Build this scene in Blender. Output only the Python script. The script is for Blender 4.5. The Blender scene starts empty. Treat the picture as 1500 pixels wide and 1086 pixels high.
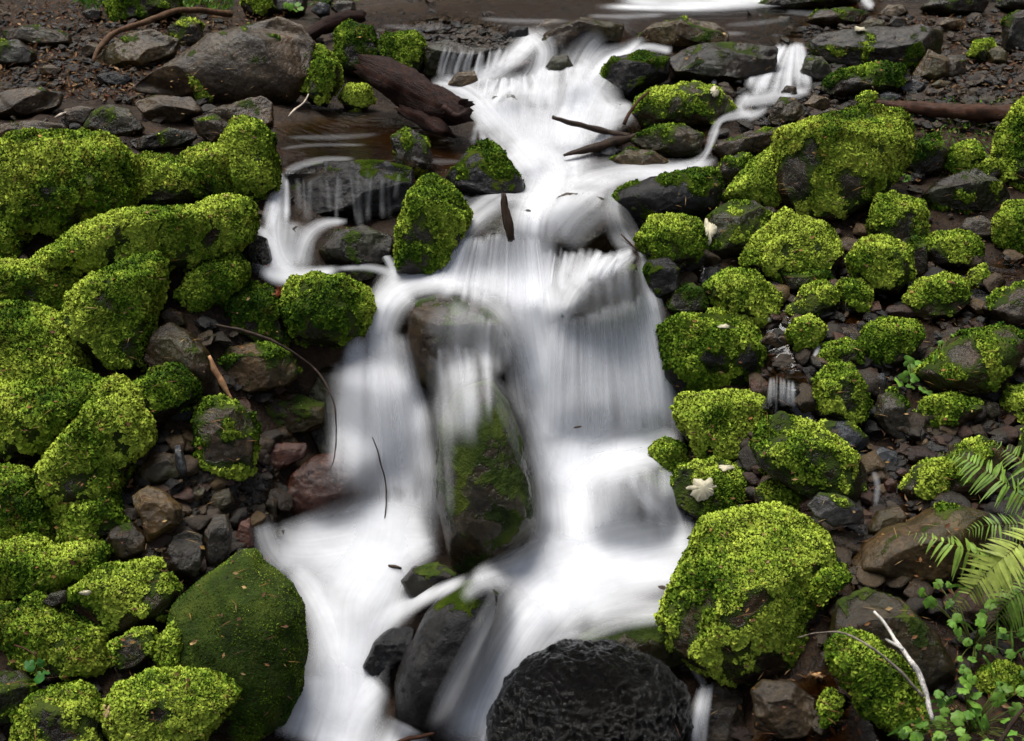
import bpy, math, random
import numpy as np
from mathutils import Vector
from mathutils.bvhtree import BVHTree

R = math.radians
random.seed(7); rng = np.random.default_rng(7)
scn = bpy.context.scene
col = scn.collection

# ------------------------------------------------------------------ camera, world, sun, exposure
PITCH = 28.0
CAM = np.array([0.0, 0.0, 2.9])
cam_d = bpy.data.cameras.new('camera'); cam = bpy.data.objects.new('camera', cam_d); col.objects.link(cam)
cam.location = CAM; cam.rotation_euler = (R(90-PITCH), 0, 0)
cam_d.lens = 50; cam_d.sensor_width = 36; cam_d.clip_end = 500
cam_d.dof.use_dof = True; cam_d.dof.focus_distance = 4.6; cam_d.dof.aperture_fstop = 6.3
scn.camera = cam
SUN_EL, SUN_AZ = 68.0, -45.0      # azimuth measured from +Y (away from the camera) to +X
w = bpy.data.worlds.new('World'); scn.world = w; w.use_nodes = True
nt = w.node_tree; nt.nodes.clear()
sky = nt.nodes.new('ShaderNodeTexSky'); sky.sky_type = 'NISHITA'; sky.sun_disc = False
sky.sun_elevation = R(SUN_EL); sky.sun_rotation = R(SUN_AZ)
bg = nt.nodes.new('ShaderNodeBackground'); bg.inputs['Strength'].default_value = 0.056
wo = nt.nodes.new('ShaderNodeOutputWorld')
hs = nt.nodes.new('ShaderNodeHueSaturation'); hs.inputs['Saturation'].default_value = .45
nt.links.new(sky.outputs[0], hs.inputs['Color']); nt.links.new(hs.outputs[0], bg.inputs[0]); nt.links.new(bg.outputs[0], wo.inputs[0])
sd = bpy.data.lights.new('sun', 'SUN'); sd.energy = 1.5; sd.angle = R(44); sd.color = (1, .97, .91)
sun = bpy.data.objects.new('sun', sd); col.objects.link(sun)
dvec = Vector((math.sin(R(SUN_AZ))*math.cos(R(SUN_EL)), math.cos(R(SUN_AZ))*math.cos(R(SUN_EL)), math.sin(R(SUN_EL))))
sun.rotation_euler = dvec.to_track_quat('Z', 'Y').to_euler(); sun.location = (0, 4, 12)
vs = scn.view_settings; vs.view_transform = 'Standard'; vs.look = 'None'; vs.gamma = 1; vs.exposure = 2.25
scn.cycles.use_denoising = True
scn.cycles.transparent_max_bounces = 32
scn.cycles.max_bounces = 6; scn.cycles.diffuse_bounces = 3; scn.cycles.glossy_bounces = 2

# ------------------------------------------------------------------ picture <-> place
F = 1500*50/36.0
sp, cp = math.sin(R(PITCH)), math.cos(R(PITCH))
RIGHT = np.array([1., 0, 0]); UP = np.array([0, sp, cp]); FWD = np.array([0, cp, -sp])
def ray(u, v):
    u = np.asarray(u, float); v = np.asarray(v, float)
    return FWD + ((u-750)/F)[..., None]*RIGHT + ((543-v)/F)[..., None]*UP
def P(u, v, d):
    return CAM + np.asarray(d, float)[..., None]*ray(u, v)

# ------------------------------------------------------------------ noise (numpy)
_perm = rng.permutation(256); _perm = np.concatenate([_perm, _perm, _perm])
_g = rng.normal(size=(256, 3)); _g /= np.linalg.norm(_g, axis=1)[:, None]
def noise(p):
    p = np.asarray(p, float); i = np.floor(p).astype(int); f = p-i
    i = i & 255; s = f*f*f*(f*(f*6-15)+10); out = 0
    for dx in (0, 1):
        for dy in (0, 1):
            for dz in (0, 1):
                h = _perm[_perm[_perm[(i[..., 0]+dx) & 255]+((i[..., 1]+dy) & 255)]+((i[..., 2]+dz) & 255)]
                g = _g[h]
                dt = g[..., 0]*(f[..., 0]-dx)+g[..., 1]*(f[..., 1]-dy)+g[..., 2]*(f[..., 2]-dz)
                wgt = (s[..., 0] if dx else 1-s[..., 0])*(s[..., 1] if dy else 1-s[..., 1])*(s[..., 2] if dz else 1-s[..., 2])
                out = out+dt*wgt
    return out*1.5
def fbm(p, o=3):
    a, t, q = 1.0, 0, np.asarray(p, float)
    for k in range(o):
        t = t+a*noise(q+17.3*k); q = q*2.1; a *= .5
    return t
def sstep(a, b, x):
    t = np.clip((x-a)/(b-a), 0, 1); return t*t*(3-2*t)

# ------------------------------------------------------------------ the lie of the land: three long profiles, plus unseen slopes shaped to hide low sky
def prof(rows):
    y = []; z = []
    for v, Y in rows:
        r = ray(750, v); y.append(Y); z.append(CAM[2]+Y*r[2]/r[1])
    o = np.argsort(y); y = np.array(y)[o]; z = np.array(z)[o]
    y = np.concatenate([[-60, -6, 1.2], y, [8.4, 10.5, 16, 60]])
    z = np.concatenate([[-6, -1.6, z[0]-.55], z, [z[-1]+.02, z[-1]+.25, z[-1]+4.6, z[-1]+50]])  # unseen far hill, steepened so wet surfaces mirror it instead of low sky
    return y, z
PC = prof([(1086, 3.0), (900, 3.35), (800, 3.65), (700, 3.9), (640, 4.02), (450, 4.2), (420, 4.35), (370, 4.45), (290, 4.85),
           (200, 5.4), (150, 5.75), (115, 5.95), (70, 6.2), (40, 6.8), (0, 7.6)])
PL = prof([(1086, 2.8), (850, 3.25), (600, 3.75), (400, 4.2), (300, 4.5), (200, 5.0), (130, 5.75), (60, 6.6), (0, 7.35)])
PR = prof([(1086, 2.6), (850, 3.1), (700, 3.55), (500, 4.05), (350, 4.6), (200, 5.25), (100, 6.05), (40, 6.8), (0, 7.5)])
def Zt(X, Y):
    c = np.interp(Y, *PC); l = np.interp(Y, *PL); r = np.interp(Y, *PR)
    wl = sstep(-.55, -1.05, X)*sstep(7.5, 5.2, Y); wr = sstep(.45, .95, X)
    z = c+(l-c)*wl+(r-c)*wr
    return z+1.35*np.maximum(0, np.abs(X)-2.6)*sstep(2.6, 3.6, np.abs(X))  # unseen ravine sides, added to block low sky and deepen the shade
def depth_at(u, v):
    u = np.atleast_1d(np.asarray(u, float)); v = np.atleast_1d(np.asarray(v, float))
    rr = ray(u, v); d = np.full(u.shape, 2.0); hit = np.zeros(u.shape, bool)
    for k in range(900):
        q = CAM+d[:, None]*rr
        below = q[:, 2] < Zt(q[:, 0], q[:, 1])
        hit |= below
        if hit.all(): break
        d = np.where(hit, d, d+.02)
    return d-.01

# ------------------------------------------------------------------ object helpers
def tag(o, label=None, cat=None, group=None, kind=None):
    for k, x in (('label', label), ('category', cat), ('group', group), ('kind', kind)):
        if x: o[k] = x
    return o
def mesh_obj(name, V, T, mat, parent=None, smooth=True, attrs=None, uv=None, normals=None):
    """V (n,3) world points, T (m,3|4) faces -> ONE mesh object whose origin is its base point (or its parent's)."""
    V = np.asarray(V, np.float32); T = np.asarray(T, np.int32)
    if parent is None:
        org = np.array([V[:, 0].mean(), V[:, 1].mean(), V[:, 2].min()])
    else:
        org = np.array(parent.location)
    me = bpy.data.meshes.new(name)
    k = T.shape[1]
    me.vertices.add(len(V)); me.vertices.foreach_set('co', (V-org).astype(np.float32).ravel())
    me.loops.add(T.size); me.loops.foreach_set('vertex_index', T.ravel())
    me.polygons.add(len(T)); me.polygons.foreach_set('loop_start', np.arange(0, T.size, k, dtype=np.int32))
    me.polygons.foreach_set('use_smooth', np.full(len(T), smooth))
    me.update(calc_edges=True)
    for an, av in (attrs or {}).items():
        av = np.asarray(av, np.float32)
        if av.ndim == 1:
            a = me.attributes.new(an, 'FLOAT', 'POINT'); a.data.foreach_set('value', av)
        else:
            a = me.attributes.new(an, 'FLOAT_COLOR', 'POINT')
            a.data.foreach_set('color', np.concatenate([av, np.ones((len(av), 1), np.float32)], 1).ravel())
    if uv is not None:
        l = me.uv_layers.new(name='flow'); l.data.foreach_set('uv', np.asarray(uv, np.float32)[T.ravel()].ravel())
    if normals is not None: me.normals_split_custom_set_from_vertices(np.asarray(normals, np.float32).tolist())
    me.materials.append(mat)
    o = bpy.data.objects.new(name, me); col.objects.link(o)
    if parent is None: o.location = org
    else: o.parent = parent
    return o
def empty(name, loc):
    o = bpy.data.objects.new(name, None); col.objects.link(o); o.location = loc; o.empty_display_size = .05; return o

# ------------------------------------------------------------------ materials
def newmat(name):
    m = bpy.data.materials.new(name); m.use_nodes = True; m.node_tree.nodes.clear(); return m, m.node_tree
def N(t, kind, **kw):
    n = t.nodes.new(kind)
    for k, x in kw.items():
        if k in ('I',):
            for kk, xx in x.items(): n.inputs[kk].default_value = xx
        else: setattr(n, k, x)
    return n
def mixrgb(t, fac, a, b, blend='MIX'):
    n = N(t, 'ShaderNodeMix', data_type='RGBA', blend_type=blend)
    for s, x in ((0, fac), (6, a), (7, b)):
        if hasattr(x, 'links'): t.links.new(x, n.inputs[s])
        else: n.inputs[s].default_value = x
    return n.outputs[2]
def math_(t, op, a, b=0.0, clamp=False):
    n = N(t, 'ShaderNodeMath', operation=op, use_clamp=clamp)
    for s, x in ((0, a), (1, b)):
        if hasattr(x, 'links'): t.links.new(x, n.inputs[s])
        else: n.inputs[s].default_value = x
    return n.outputs[0]
def ramp(t, src, stops):
    n = N(t, 'ShaderNodeValToRGB'); e = n.color_ramp.elements
    while len(e) < len(stops): e.new(.5)
    for k, (p, c) in enumerate(stops):
        e[k].position = p; e[k].color = c if len(c) == 4 else (*c, 1)
    t.links.new(src, n.inputs[0]); return n.outputs[0]
def tex(t, scale, detail=4, rough=.55, vec=None, stretch=None):
    n = N(t, 'ShaderNodeTexNoise'); n.inputs['Scale'].default_value = scale; n.inputs['Detail'].default_value = detail
    n.inputs['Roughness'].default_value = rough
    if vec is None: vec = N(t, 'ShaderNodeNewGeometry').outputs['Position']
    if stretch is not None:
        mp = N(t, 'ShaderNodeMapping'); mp.inputs['Scale'].default_value = stretch; t.links.new(vec, mp.inputs[0]); vec = mp.outputs[0]
    t.links.new(vec, n.inputs['Vector']); return n.outputs['Fac']

ROCKC = {'dark': (.011, .0075, .004), 'grey': (.026, .021, .014), 'brown': (.026, .017, .008), 'tan': (.050, .033, .014), 'black': (.010, .010, .0105),
         'red': (.034, .013, .008), 'olive': (.020, .015, .006), 'blue': (.030, .033, .038), 'slab': (.036, .025, .013), 'slick': (.003, .003, .003)}
_rm = {}
def rock_mat(style, wet):
    if (style, wet) in _rm: return _rm[(style, wet)]
    m, t = newmat(f'rock {style}{" wet" if wet else ""}')
    c = ROCKC[style]
    n1 = tex(t, 9, 5); n2 = tex(t, 55, 5, .65); n3 = tex(t, 3.2, 3)
    c1 = tuple(min(1, x*1.9) for x in c)+(1,); c0 = tuple(x*.45 for x in c)+(1,)
    base = ramp(t, n1, [(.28, c0), (.5, (*c, 1)), (.74, c1)])
    speck = ramp(t, n2, [(.35, (.55, .55, .55)), (.52, (1, 1, 1)), (.72, (1.7, 1.6, 1.4))])
    base = mixrgb(t, 1.0, base, speck, 'MULTIPLY')
    hue = ramp(t, n3, [(.4, (1, 1, 1)), (.62, (1.15, .86, .60))])
    base = mixrgb(t, .6, base, hue, 'MULTIPLY')
    film = ramp(t, tex(t, 5.5, 5, .6), [(.48, (0, 0, 0)), (.62, (1, 1, 1))])
    if style not in ('slick', 'black', 'red', 'slab', 'blue', 'grey'): base = mixrgb(t, math_(t, 'MULTIPLY', film, .32), base, (.030, .040, .008, 1))
    at = N(t, 'ShaderNodeAttribute', attribute_name='moss').outputs['Fac']
    hm = tex(t, 140, 2)
    mcol = ramp(t, tex(t, 11, 4), [(.3, (.010, .017, .003)), (.5, (.026, .042, .005)), (.7, (.055, .072, .009))])
    mk = ramp(t, math_(t, 'ADD', at, math_(t, 'MULTIPLY', math_(t, 'SUBTRACT', hm, .5), .9)), [(.30, (0, 0, 0)), (.55, (1, 1, 1))])
    base = mixrgb(t, mk, base, mcol)
    bp = N(t, 'ShaderNodeBump'); bp.inputs['Strength'].default_value = .8; bp.inputs['Distance'].default_value = .012
    hh = math_(t, 'ADD', math_(t, 'MULTIPLY', tex(t, 30, 10, .72), 1.0), math_(t, 'MULTIPLY', math_(t, 'MULTIPLY', hm, mk), .6))
    if style == 'slick':
        bp.inputs['Strength'].default_value = 1.0; bp.inputs['Distance'].default_value = .07
    t.links.new(hh, bp.inputs['Height'])
    b = N(t, 'ShaderNodeBsdfPrincipled'); t.links.new(base, b.inputs['Base Color']); t.links.new(bp.outputs[0], b.inputs['Normal'])
    lo, hi = (.05, .14) if style == 'slick' else (.08, .27) if wet else (.42, .8)
    rg = ramp(t, tex(t, 7, 5, .7), [(.36, (lo,)*3), (.66, (hi,)*3)])
    rg = math_(t, 'MAXIMUM', rg, math_(t, 'MULTIPLY', mk, .85)); t.links.new(rg, b.inputs['Roughness'])
    sp_ = math_(t, 'SUBTRACT', (.5 if style == 'slick' else .2 if style == 'black' else .33) if wet else .14, math_(t, 'MULTIPLY', mk, .2)); t.links.new(sp_, b.inputs['Specular IOR Level'])
    o = N(t, 'ShaderNodeOutputMaterial'); t.links.new(b.outputs[0], o.inputs[0])
    _rm[(style, wet)] = m; return m
def leaf_mat(name, rough=.5, transl=.35, spec=.3):
    m, t = newmat(name)
    c = N(t, 'ShaderNodeAttribute', attribute_name='tint').outputs['Color']
    v = ramp(t, tex(t, 60, 3), [(.3, (.72, .74, .7)), (.7, (1.25, 1.22, 1.1))])
    c = mixrgb(t, 1.0, c, v, 'MULTIPLY')
    b = N(t, 'ShaderNodeBsdfPrincipled'); t.links.new(c, b.inputs['Base Color']); b.inputs['Roughness'].default_value = rough
    b.inputs['Specular IOR Level'].default_value = spec
    tr = N(t, 'ShaderNodeBsdfTranslucent'); t.links.new(c, tr.inputs[0])
    mx = N(t, 'ShaderNodeMixShader'); mx.inputs[0].default_value = transl
    t.links.new(b.outputs[0], mx.inputs[1]); t.links.new(tr.outputs[0], mx.inputs[2])
    o = N(t, 'ShaderNodeOutputMaterial'); t.links.new(mx.outputs[0], o.inputs[0]); return m
MOSS = leaf_mat('moss fronds', .8, .10, .06); LEAF = leaf_mat('green leaf', .5, .35, .25); PEB = leaf_mat('pebble', .42, 0.0, .35)
_pt = PEB.node_tree; _pb = [n for n in _pt.nodes if n.type == 'BSDF_PRINCIPLED'][0]
_bn = N(_pt, 'ShaderNodeBump'); _bn.inputs['Strength'].default_value = .9; _bn.inputs['Distance'].default_value = .01
_pt.links.new(tex(_pt, 70, 8, .7), _bn.inputs['Height']); _pt.links.new(_bn.outputs[0], _pb.inputs['Normal'])
_pt.links.new(ramp(_pt, tex(_pt, 14, 4), [(.4, (.25,)*3), (.6, (.7,)*3)]), _pb.inputs['Roughness'])
def wood_mat(name, c0, c1, scale=18, rough=.55, bump=.6, stretch=(1, 1, 1)):
    m, t = newmat(name)
    uv = N(t, 'ShaderNodeUVMap', uv_map='flow').outputs[0]
    a = tex(t, scale, 7, .7, uv, stretch); k = tex(t, 35, 5)
    c = ramp(t, a, [(.3, c0), (.62, c1), (.8, tuple(min(1, x*1.7) for x in c1))])
    c = mixrgb(t, 1.0, c, ramp(t, k, [(.3, (.5, .5, .5)), (.7, (1.4, 1.35, 1.3))]), 'MULTIPLY')
    bp = N(t, 'ShaderNodeBump'); bp.inputs['Strength'].default_value = bump; bp.inputs['Distance'].default_value = .012; t.links.new(a, bp.inputs['Height'])
    b = N(t, 'ShaderNodeBsdfPrincipled'); t.links.new(c, b.inputs['Base Color']); b.inputs['Roughness'].default_value = rough
    t.links.new(bp.outputs[0], b.inputs['Normal']); b.inputs['Specular IOR Level'].default_value = .14
    o = N(t, 'ShaderNodeOutputMaterial'); t.links.new(b.outputs[0], o.inputs[0]); return m
RED_ROT = wood_mat('rotten red wood', (.004, .002, .0015), (.028, .0095, .0055), 5, .6, 1.0, (5, 1.4, 1))
TWIG = wood_mat('wet twig', (.008, .005, .004), (.045, .028, .018), 12, .35, .5, (3, 1, 1))
RUST = wood_mat('red brown twig', (.018, .008, .005), (.065, .028, .015), 12, .5, .5, (3, 1, 1))
SPLIT = wood_mat('split wood', (.16, .07, .03), (.45, .26, .14), 12, .5, .4, (5, .6, 1))
BIRCH = wood_mat('white birch bark', (.012, .01, .01), (.75, .72, .68), 14, .5, .3, (.5, 3.2, 1))
PALE = leaf_mat('bleached leaf', .7, .2, .2)

# ground: dark wet soil
GROUND, t = newmat('wet soil')
g1 = tex(t, 6, 6, .65); g2 = tex(t, 60, 5, .7); g3 = tex(t, 1.5, 3)
c = ramp(t, g1, [(.3, (.006, .0035, .002)), (.5, (.022, .012, .006)), (.72, (.05, .028, .013))])
c = mixrgb(t, 1.0, c, ramp(t, g2, [(.3, (.5, .5, .5)), (.55, (1, 1, 1)), (.75, (2.0, 1.8, 1.5))]), 'MULTIPLY')
bp = N(t, 'ShaderNodeBump'); bp.inputs['Strength'].default_value = .8; bp.inputs['Distance'].default_value = .02; t.links.new(g2, bp.inputs['Height'])
b = N(t, 'ShaderNodeBsdfPrincipled'); t.links.new(c, b.inputs['Base Color']); t.links.new(bp.outputs[0], b.inputs['Normal'])
t.links.new(ramp(t, g1, [(.4, (.22,)*3), (.62, (.7,)*3)]), b.inputs['Roughness']); b.inputs['Specular IOR Level'].default_value = .22
o = N(t, 'ShaderNodeOutputMaterial'); t.links.new(b.outputs[0], o.inputs[0])

# ------------------------------------------------------------------ ground sheet
def axis(lo, hi, step, far_lo, far_hi):
    a = list(np.arange(lo, hi+step/2, step)); s = step; x = lo; pre = []
    while x > far_lo: s *= 1.25; x -= s; pre.append(x)
    s = step; x = a[-1]; post = []
    while x < far_hi: s *= 1.25; x += s; post.append(x)
    return np.array(pre[::-1]+a+post)
gx = axis(-2.6, 2.6, .025, -60, 60); gy = axis(2.0, 8.6, .025, -40, 70)
GX, GY = np.meshgrid(gx, gy)
GZ = Zt(GX, GY)
q = np.stack([GX, GY, np.zeros_like(GX)], -1)
GZ = GZ-.012+.022*fbm(q*3.2, 3)+.012*noise(q*14)+.006*noise(q*31)
nx, ny = len(gx), len(gy)
idx = np.arange(nx*ny).reshape(ny, nx)
T = np.stack([idx[:-1, :-1], idx[:-1, 1:], idx[1:, 1:], idx[1:, :-1]], -1).reshape(-1, 4)
ground = mesh_obj('ground', np.stack([GX, GY, GZ], -1).reshape(-1, 3), T, GROUND)
ground['kind'] = 'structure'

# ------------------------------------------------------------------ icospheres
_ico = {}
def ico(level):
    if level in _ico: return _ico[level]
    ph = (1+5**.5)/2
    V = [(-1, ph, 0), (1, ph, 0), (-1, -ph, 0), (1, -ph, 0), (0, -1, ph), (0, 1, ph), (0, -1, -ph), (0, 1, -ph), (ph, 0, -1), (ph, 0, 1), (-ph, 0, -1), (-ph, 0, 1)]
    Fc = [(0, 11, 5), (0, 5, 1), (0, 1, 7), (0, 7, 10), (0, 10, 11), (1, 5, 9), (5, 11, 4), (11, 10, 2), (10, 7, 6), (7, 1, 8), (3, 9, 4), (3, 4, 2), (3, 2, 6), (3, 6, 8), (3, 8, 9), (4, 9, 5), (2, 4, 11), (6, 2, 10), (8, 6, 7), (9, 8, 1)]
    V = [np.array(v)/np.linalg.norm(v) for v in V]
    for _ in range(level):
        cache = {}; nf = []
        def mid(a, b):
            k = (min(a, b), max(a, b))
            if k not in cache:
                m = V[a]+V[b]; V.append(m/np.linalg.norm(m)); cache[k] = len(V)-1
            return cache[k]
        for a, b_, c_ in Fc:
            x, y, z = mid(a, b_), mid(b_, c_), mid(c_, a)
            nf += [(a, x, z), (b_, y, x), (c_, z, y), (x, y, z)]
        Fc = nf
    _ico[level] = (np.array(V), np.array(Fc)); return _ico[level]
def vnormals(V, T):
    a, b, c = V[T[:, 0]], V[T[:, 1]], V[T[:, 2]]
    n = np.cross(b-a, c-a); out = np.zeros_like(V)
    for k in range(3): np.add.at(out, T[:, k], n)
    return out/np.maximum(np.linalg.norm(out, axis=1), 1e-12)[:, None]

NSPRIG = 0
# ------------------------------------------------------------------ moss: thousands of small three-lobed drooping sprigs on a surface
def tint_col(t, n):
    """moss colour of n sprigs: t=0 deep green ... 1 bright yellow green"""
    a = np.array([.018, .046, .004]); b = np.array([.095, .165, .012]); c = np.array([.315, .395, .050])
    t = np.clip(t, 0, 1)[:, None]
    return np.where(t < .5, a+(b-a)*t*2, b+(c-b)*(t-.5)*2)
def moss_sprigs(V, T, Nn, mask, tint, brown, seed, dens, size=1.0, thr=.35, hs=1.0):
    r = np.random.default_rng(seed)
    tri = V[T]; cr = np.cross(tri[:, 1]-tri[:, 0], tri[:, 2]-tri[:, 0]); ar = np.linalg.norm(cr, axis=1)/2
    fn = cr/np.maximum(ar*2, 1e-12)[:, None]
    mt = mask[T].mean(1)
    cen = tri.mean(1); tc = CAM-cen; tc /= np.linalg.norm(tc, axis=1)[:, None]
    face = (fn*tc).sum(1)
    wgt = ar*np.clip((mt-thr+.25)/.5, 0, 1)*np.clip((face+.45)/.4, 0, 1)*np.where(mt > thr-.2, 1, 0)
    tot = wgt.sum()
    n = int(tot*dens)
    if n < 4: return None
    k = r.choice(len(T), n, p=wgt/tot)
    a = np.sqrt(r.random(n)); b = r.random(n); bc = np.stack([1-a, a*(1-b), a*b], 1)
    p = (tri[k]*bc[:, :, None]).sum(1); nn = (Nn[T[k]]*bc[:, :, None]).sum(1); nn /= np.linalg.norm(nn, axis=1)[:, None]
    steep = 1-np.clip(nn[:, 2], 0, 1)
    d = nn*(.55+.3*r.random(n))[:, None]+r.normal(size=(n, 3))*.42+np.array([0, 0, -1.0])*(steep*(.4+.9*r.random(n)))[:, None]
    d /= np.linalg.norm(d, axis=1)[:, None]
    s = np.cross(d, nn+r.normal(size=(n, 3))*.5); s /= np.maximum(np.linalg.norm(s, axis=1), 1e-9)[:, None]
    up = np.cross(s, d)
    L = (.0032+.0052*r.random(n)**1.8)*size*(1+.9*steep)*(1-.45*(1-hs))*(.55+.45*sstep(thr-.15, .9, (mask[T[k]]*bc).sum(1)))
    hgt = np.clip(noise(p*np.array([72, 72, 26]))*1.1+.3*noise(p*120), 0, 1)*.008*np.minimum(1, size)*hs
    base = p+nn*(hgt-.0015)[:, None]
    W = L*.14
    v0 = base-s*W[:, None]; v1 = base+s*W[:, None]
    tipc = base+d*L[:, None]
    ang = .62+.25*r.random(n)
    tl = base+(d*np.cos(ang)[:, None]-s*np.sin(ang)[:, None]-up*.15)*(L*.78)[:, None]
    tr = base+(d*np.cos(ang)[:, None]+s*np.sin(ang)[:, None]-up*.15)*(L*.78)[:, None]
    VV = np.stack([v0, v1, tipc, tl, tr], 1).reshape(-1, 3)
    o = np.arange(n)[:, None]*5
    TT = np.stack([o+np.array([0, 1, 2]), o+np.array([0, 2, 3]), o+np.array([1, 4, 2])], 1).reshape(-1, 3)
    tt = tint+.12*(nn[:, 2]-.3)*0+.70*fbm(p*5, 3)+.30*noise(p*np.array([48, 48, 16]))+.18*r.normal(size=n)
    C = tint_col(tt, n)
    bm = np.clip(brown+.5*noise(p*16+40)+.25*noise(p*55)-.28+.2*r.normal(size=n), 0, 1)[:, None]
    C = C*(1-bm*.75)+np.array([.17, .085, .018])*(bm*.75)
    C = np.clip(C*np.exp(.24*r.normal(size=(n, 1))), .003, .6)
    fnn = np.cross(v1-v0, tipc-v0); fnn /= np.maximum(np.linalg.norm(fnn, axis=1), 1e-9)[:, None]
    flip = (fnn*nn).sum(1) < 0
    fnn = np.where(flip[:, None], -fnn, fnn)
    T5 = TT.reshape(n, 3, 3); T5[flip] = T5[flip][:, :, ::-1]; TT = T5.reshape(-1, 3)
    sn = nn*.74+fnn*.40+r.normal(size=(n, 3))*.10; sn /= np.linalg.norm(sn, axis=1)[:, None]
    global NSPRIG
    NSPRIG += n
    return VV, TT, np.repeat(C, 5, 0), np.repeat(sn, 5, 0)

# ------------------------------------------------------------------ rocks
BL, BRT, ST, TOP = 'mossy rocks of the left bank', 'mossy rocks of the right bank', 'rocks standing in the cascade', 'rocks along the upper stream'
LC, RC = 'wet cobbles in the left hollow', 'stones between the right bank boulders'
def radial(poly):
    p = np.array(poly, float); x, y = p[:, 0], p[:, 1]; x2, y2 = np.roll(x, -1), np.roll(y, -1)
    cr = x*y2-x2*y; A = cr.sum()/2
    c = np.array([((x+x2)*cr).sum(), ((y+y2)*cr).sum()])/(6*A)
    th = np.linspace(0, 2*np.pi, 361)[:-1]; D = np.stack([np.cos(th), np.sin(th)], 1)
    a = p-c; e = np.roll(p, -1, 0)-p
    den = D[:, None, 0]*e[None, :, 1]-D[:, None, 1]*e[None, :, 0]
    den = np.where(np.abs(den) < 1e-9, 1e-9, den)
    tt = (a[None, :, 0]*e[None, :, 1]-a[None, :, 1]*e[None, :, 0])/den
    ss = (a[None, :, 0]*D[:, None, 1]-a[None, :, 1]*D[:, None, 0])/den
    rr = np.where((ss >= -1e-6) & (ss <= 1+1e-6) & (tt > 0), tt, 0).max(1)
    rr = np.where(rr <= 0, rr[rr > 0].mean(), rr)
    k = np.array([1, 2, 3, 4, 3, 2, 1.]); k /= k.sum()
    rr = sum(np.roll(rr, j-3)*k[j] for j in range(7))
    return c, rr
wetV, wetT, wetn = [], [], 0
ROCKS = []
def rock(label, name, poly, style='dark', m=0.0, t=.55, br=.1, wet=False, veil=False, kd=.85, off=0.0, nf=5, e=.82, up=.45, pf=3.0, group=None, sd=None, am=.05, size=1.0, cat='rock', flat=.82, msz=1.0, base=.8, rug=.6):
    """poly: the outline it shows; veil: water runs over it; m: how much of it is mossy, t: how bright, br: how brown"""
    global wetn
    wet = True
    if group in (BRT, TOP, ST) and t > .2: t += .03
    nums = [float(x) for x in poly.replace(',', ' ').split()]; poly = list(zip(nums[::2], nums[1::2]))
    seed = len(ROCKS)*13+5 if sd is None else sd
    r = np.random.default_rng(seed)
    c, rr = radial(poly)
    if group == BL and m > .7 and t > .2: rr = rr*1.035; up *= .8; m += .05
    elif group == BRT and m > .6: rr = rr*1.03; m += .02
    pv = np.array(poly); wpx = np.ptp(pv[:, 0]); hpx = np.ptp(pv[:, 1])
    vb = c[1]+base*(pv[:, 1].max()-c[1])
    d0 = depth_at(c[0], min(vb, 1180))[0]
    hd = kd*.5*math.sqrt(wpx*hpx)*d0/F
    dc = d0+.22*hd-off
    px = math.sqrt(wpx*hpx)
    lev = 6 if px > 190 else 5 if px > 75 else 4 if px > 26 else 3
    D, T = ico(lev)
    th = np.arctan2(-D[:, 1], D[:, 0]) % (2*np.pi)
    rad = np.interp(th, np.linspace(0, 2*np.pi, 361), np.append(rr, rr[0]))
    rho = np.hypot(D[:, 0], D[:, 1]); rh = rho**e
    S = dc/F
    q = np.stack([np.cos(th)*rh*rad*S, -np.sin(th)*rh*rad*S, np.sign(D[:, 2])*np.abs(D[:, 2])**.85*hd], 1)
    sc = px*S*.5
    # facets: planes that shave the near side and the top, never the outline
    for k in range(nf):
        n = np.array([r.normal()*.6, r.normal()*.6+.35, .55+r.random()*.6]); n /= np.linalg.norm(n)
        fl_ = flat+.14*r.random()
        if nf >= 4 and k == 0: n = np.array([r.normal()*.14, .86, .50]); fl_ = .70+.1*r.random()
        if nf >= 4 and k == 1: n = np.array([r.normal()*.35, -.05+r.normal()*.12, .95]); fl_ = .66+.12*r.random()
        n /= np.linalg.norm(n); h = q@n; lim = h.max()*fl_
        q -= n*(np.maximum(0, h-lim)*.9*sstep(-.05, .45, D[:, 2]))[:, None]
    wp = P(c[0], c[1], dc)+q[:, :1]*RIGHT+q[:, 1:2]*UP-q[:, 2:]*FWD
    nn = vnormals(wp, T)
    so = r.random(3)*50
    wp = wp+nn*(sc*am*fbm(wp*(1.3/sc)+so, 4)+(.006*noise(wp*22+so)-.005*np.abs(noise(wp*38+so))+.0025*noise(wp*75))*min(1, sc/.08)*rug)[:, None]
    nn = vnormals(wp, T)
    # moss mask: likes the upper side, breaks up in patches
    mk = np.zeros(len(wp))
    thin = mk
    if m > 0:
        f = fbm(wp*pf*3.6+so+9, 4)
        rel = q[:, 1]/max(1e-6, np.abs(q[:, 1]).max())
        raw = (m-.70)*1.1+up*.6*(nn[:, 2]-.25)+.16*rel+.62*f
        mk = sstep(-.07, .13, raw); thin = sstep(-.38, .10, raw)
        cl = np.abs(noise(wp*7.5+so))**.7*.012+np.abs(noise(wp*17+so))**.8*.009+noise(wp*42)*.003
        film = t < .2 or veil
        wp = wp+nn*(mk*(cl-.006)*min(1, sc/.11)*(.12 if film else 1))[:, None]
        nn = vnormals(wp, T)
    o = mesh_obj(name, wp, T, rock_mat(style, wet), attrs={'moss': thin})
    tag(o, label, cat, group)
    if m > 0 and not veil:
        # a smoother, dark film-like moss sits flat: t below .2 has short sprigs
        s_ = moss_sprigs(wp, T, nn, mk, t, br, seed, 165000/msz**1.6, size=size*msz*(.7 if film else 1.0), hs=.1 if film else 1.0)
        if s_: mesh_obj('moss', s_[0], s_[1], MOSS, o, attrs={'tint': s_[2]}, normals=s_[3])
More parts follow.
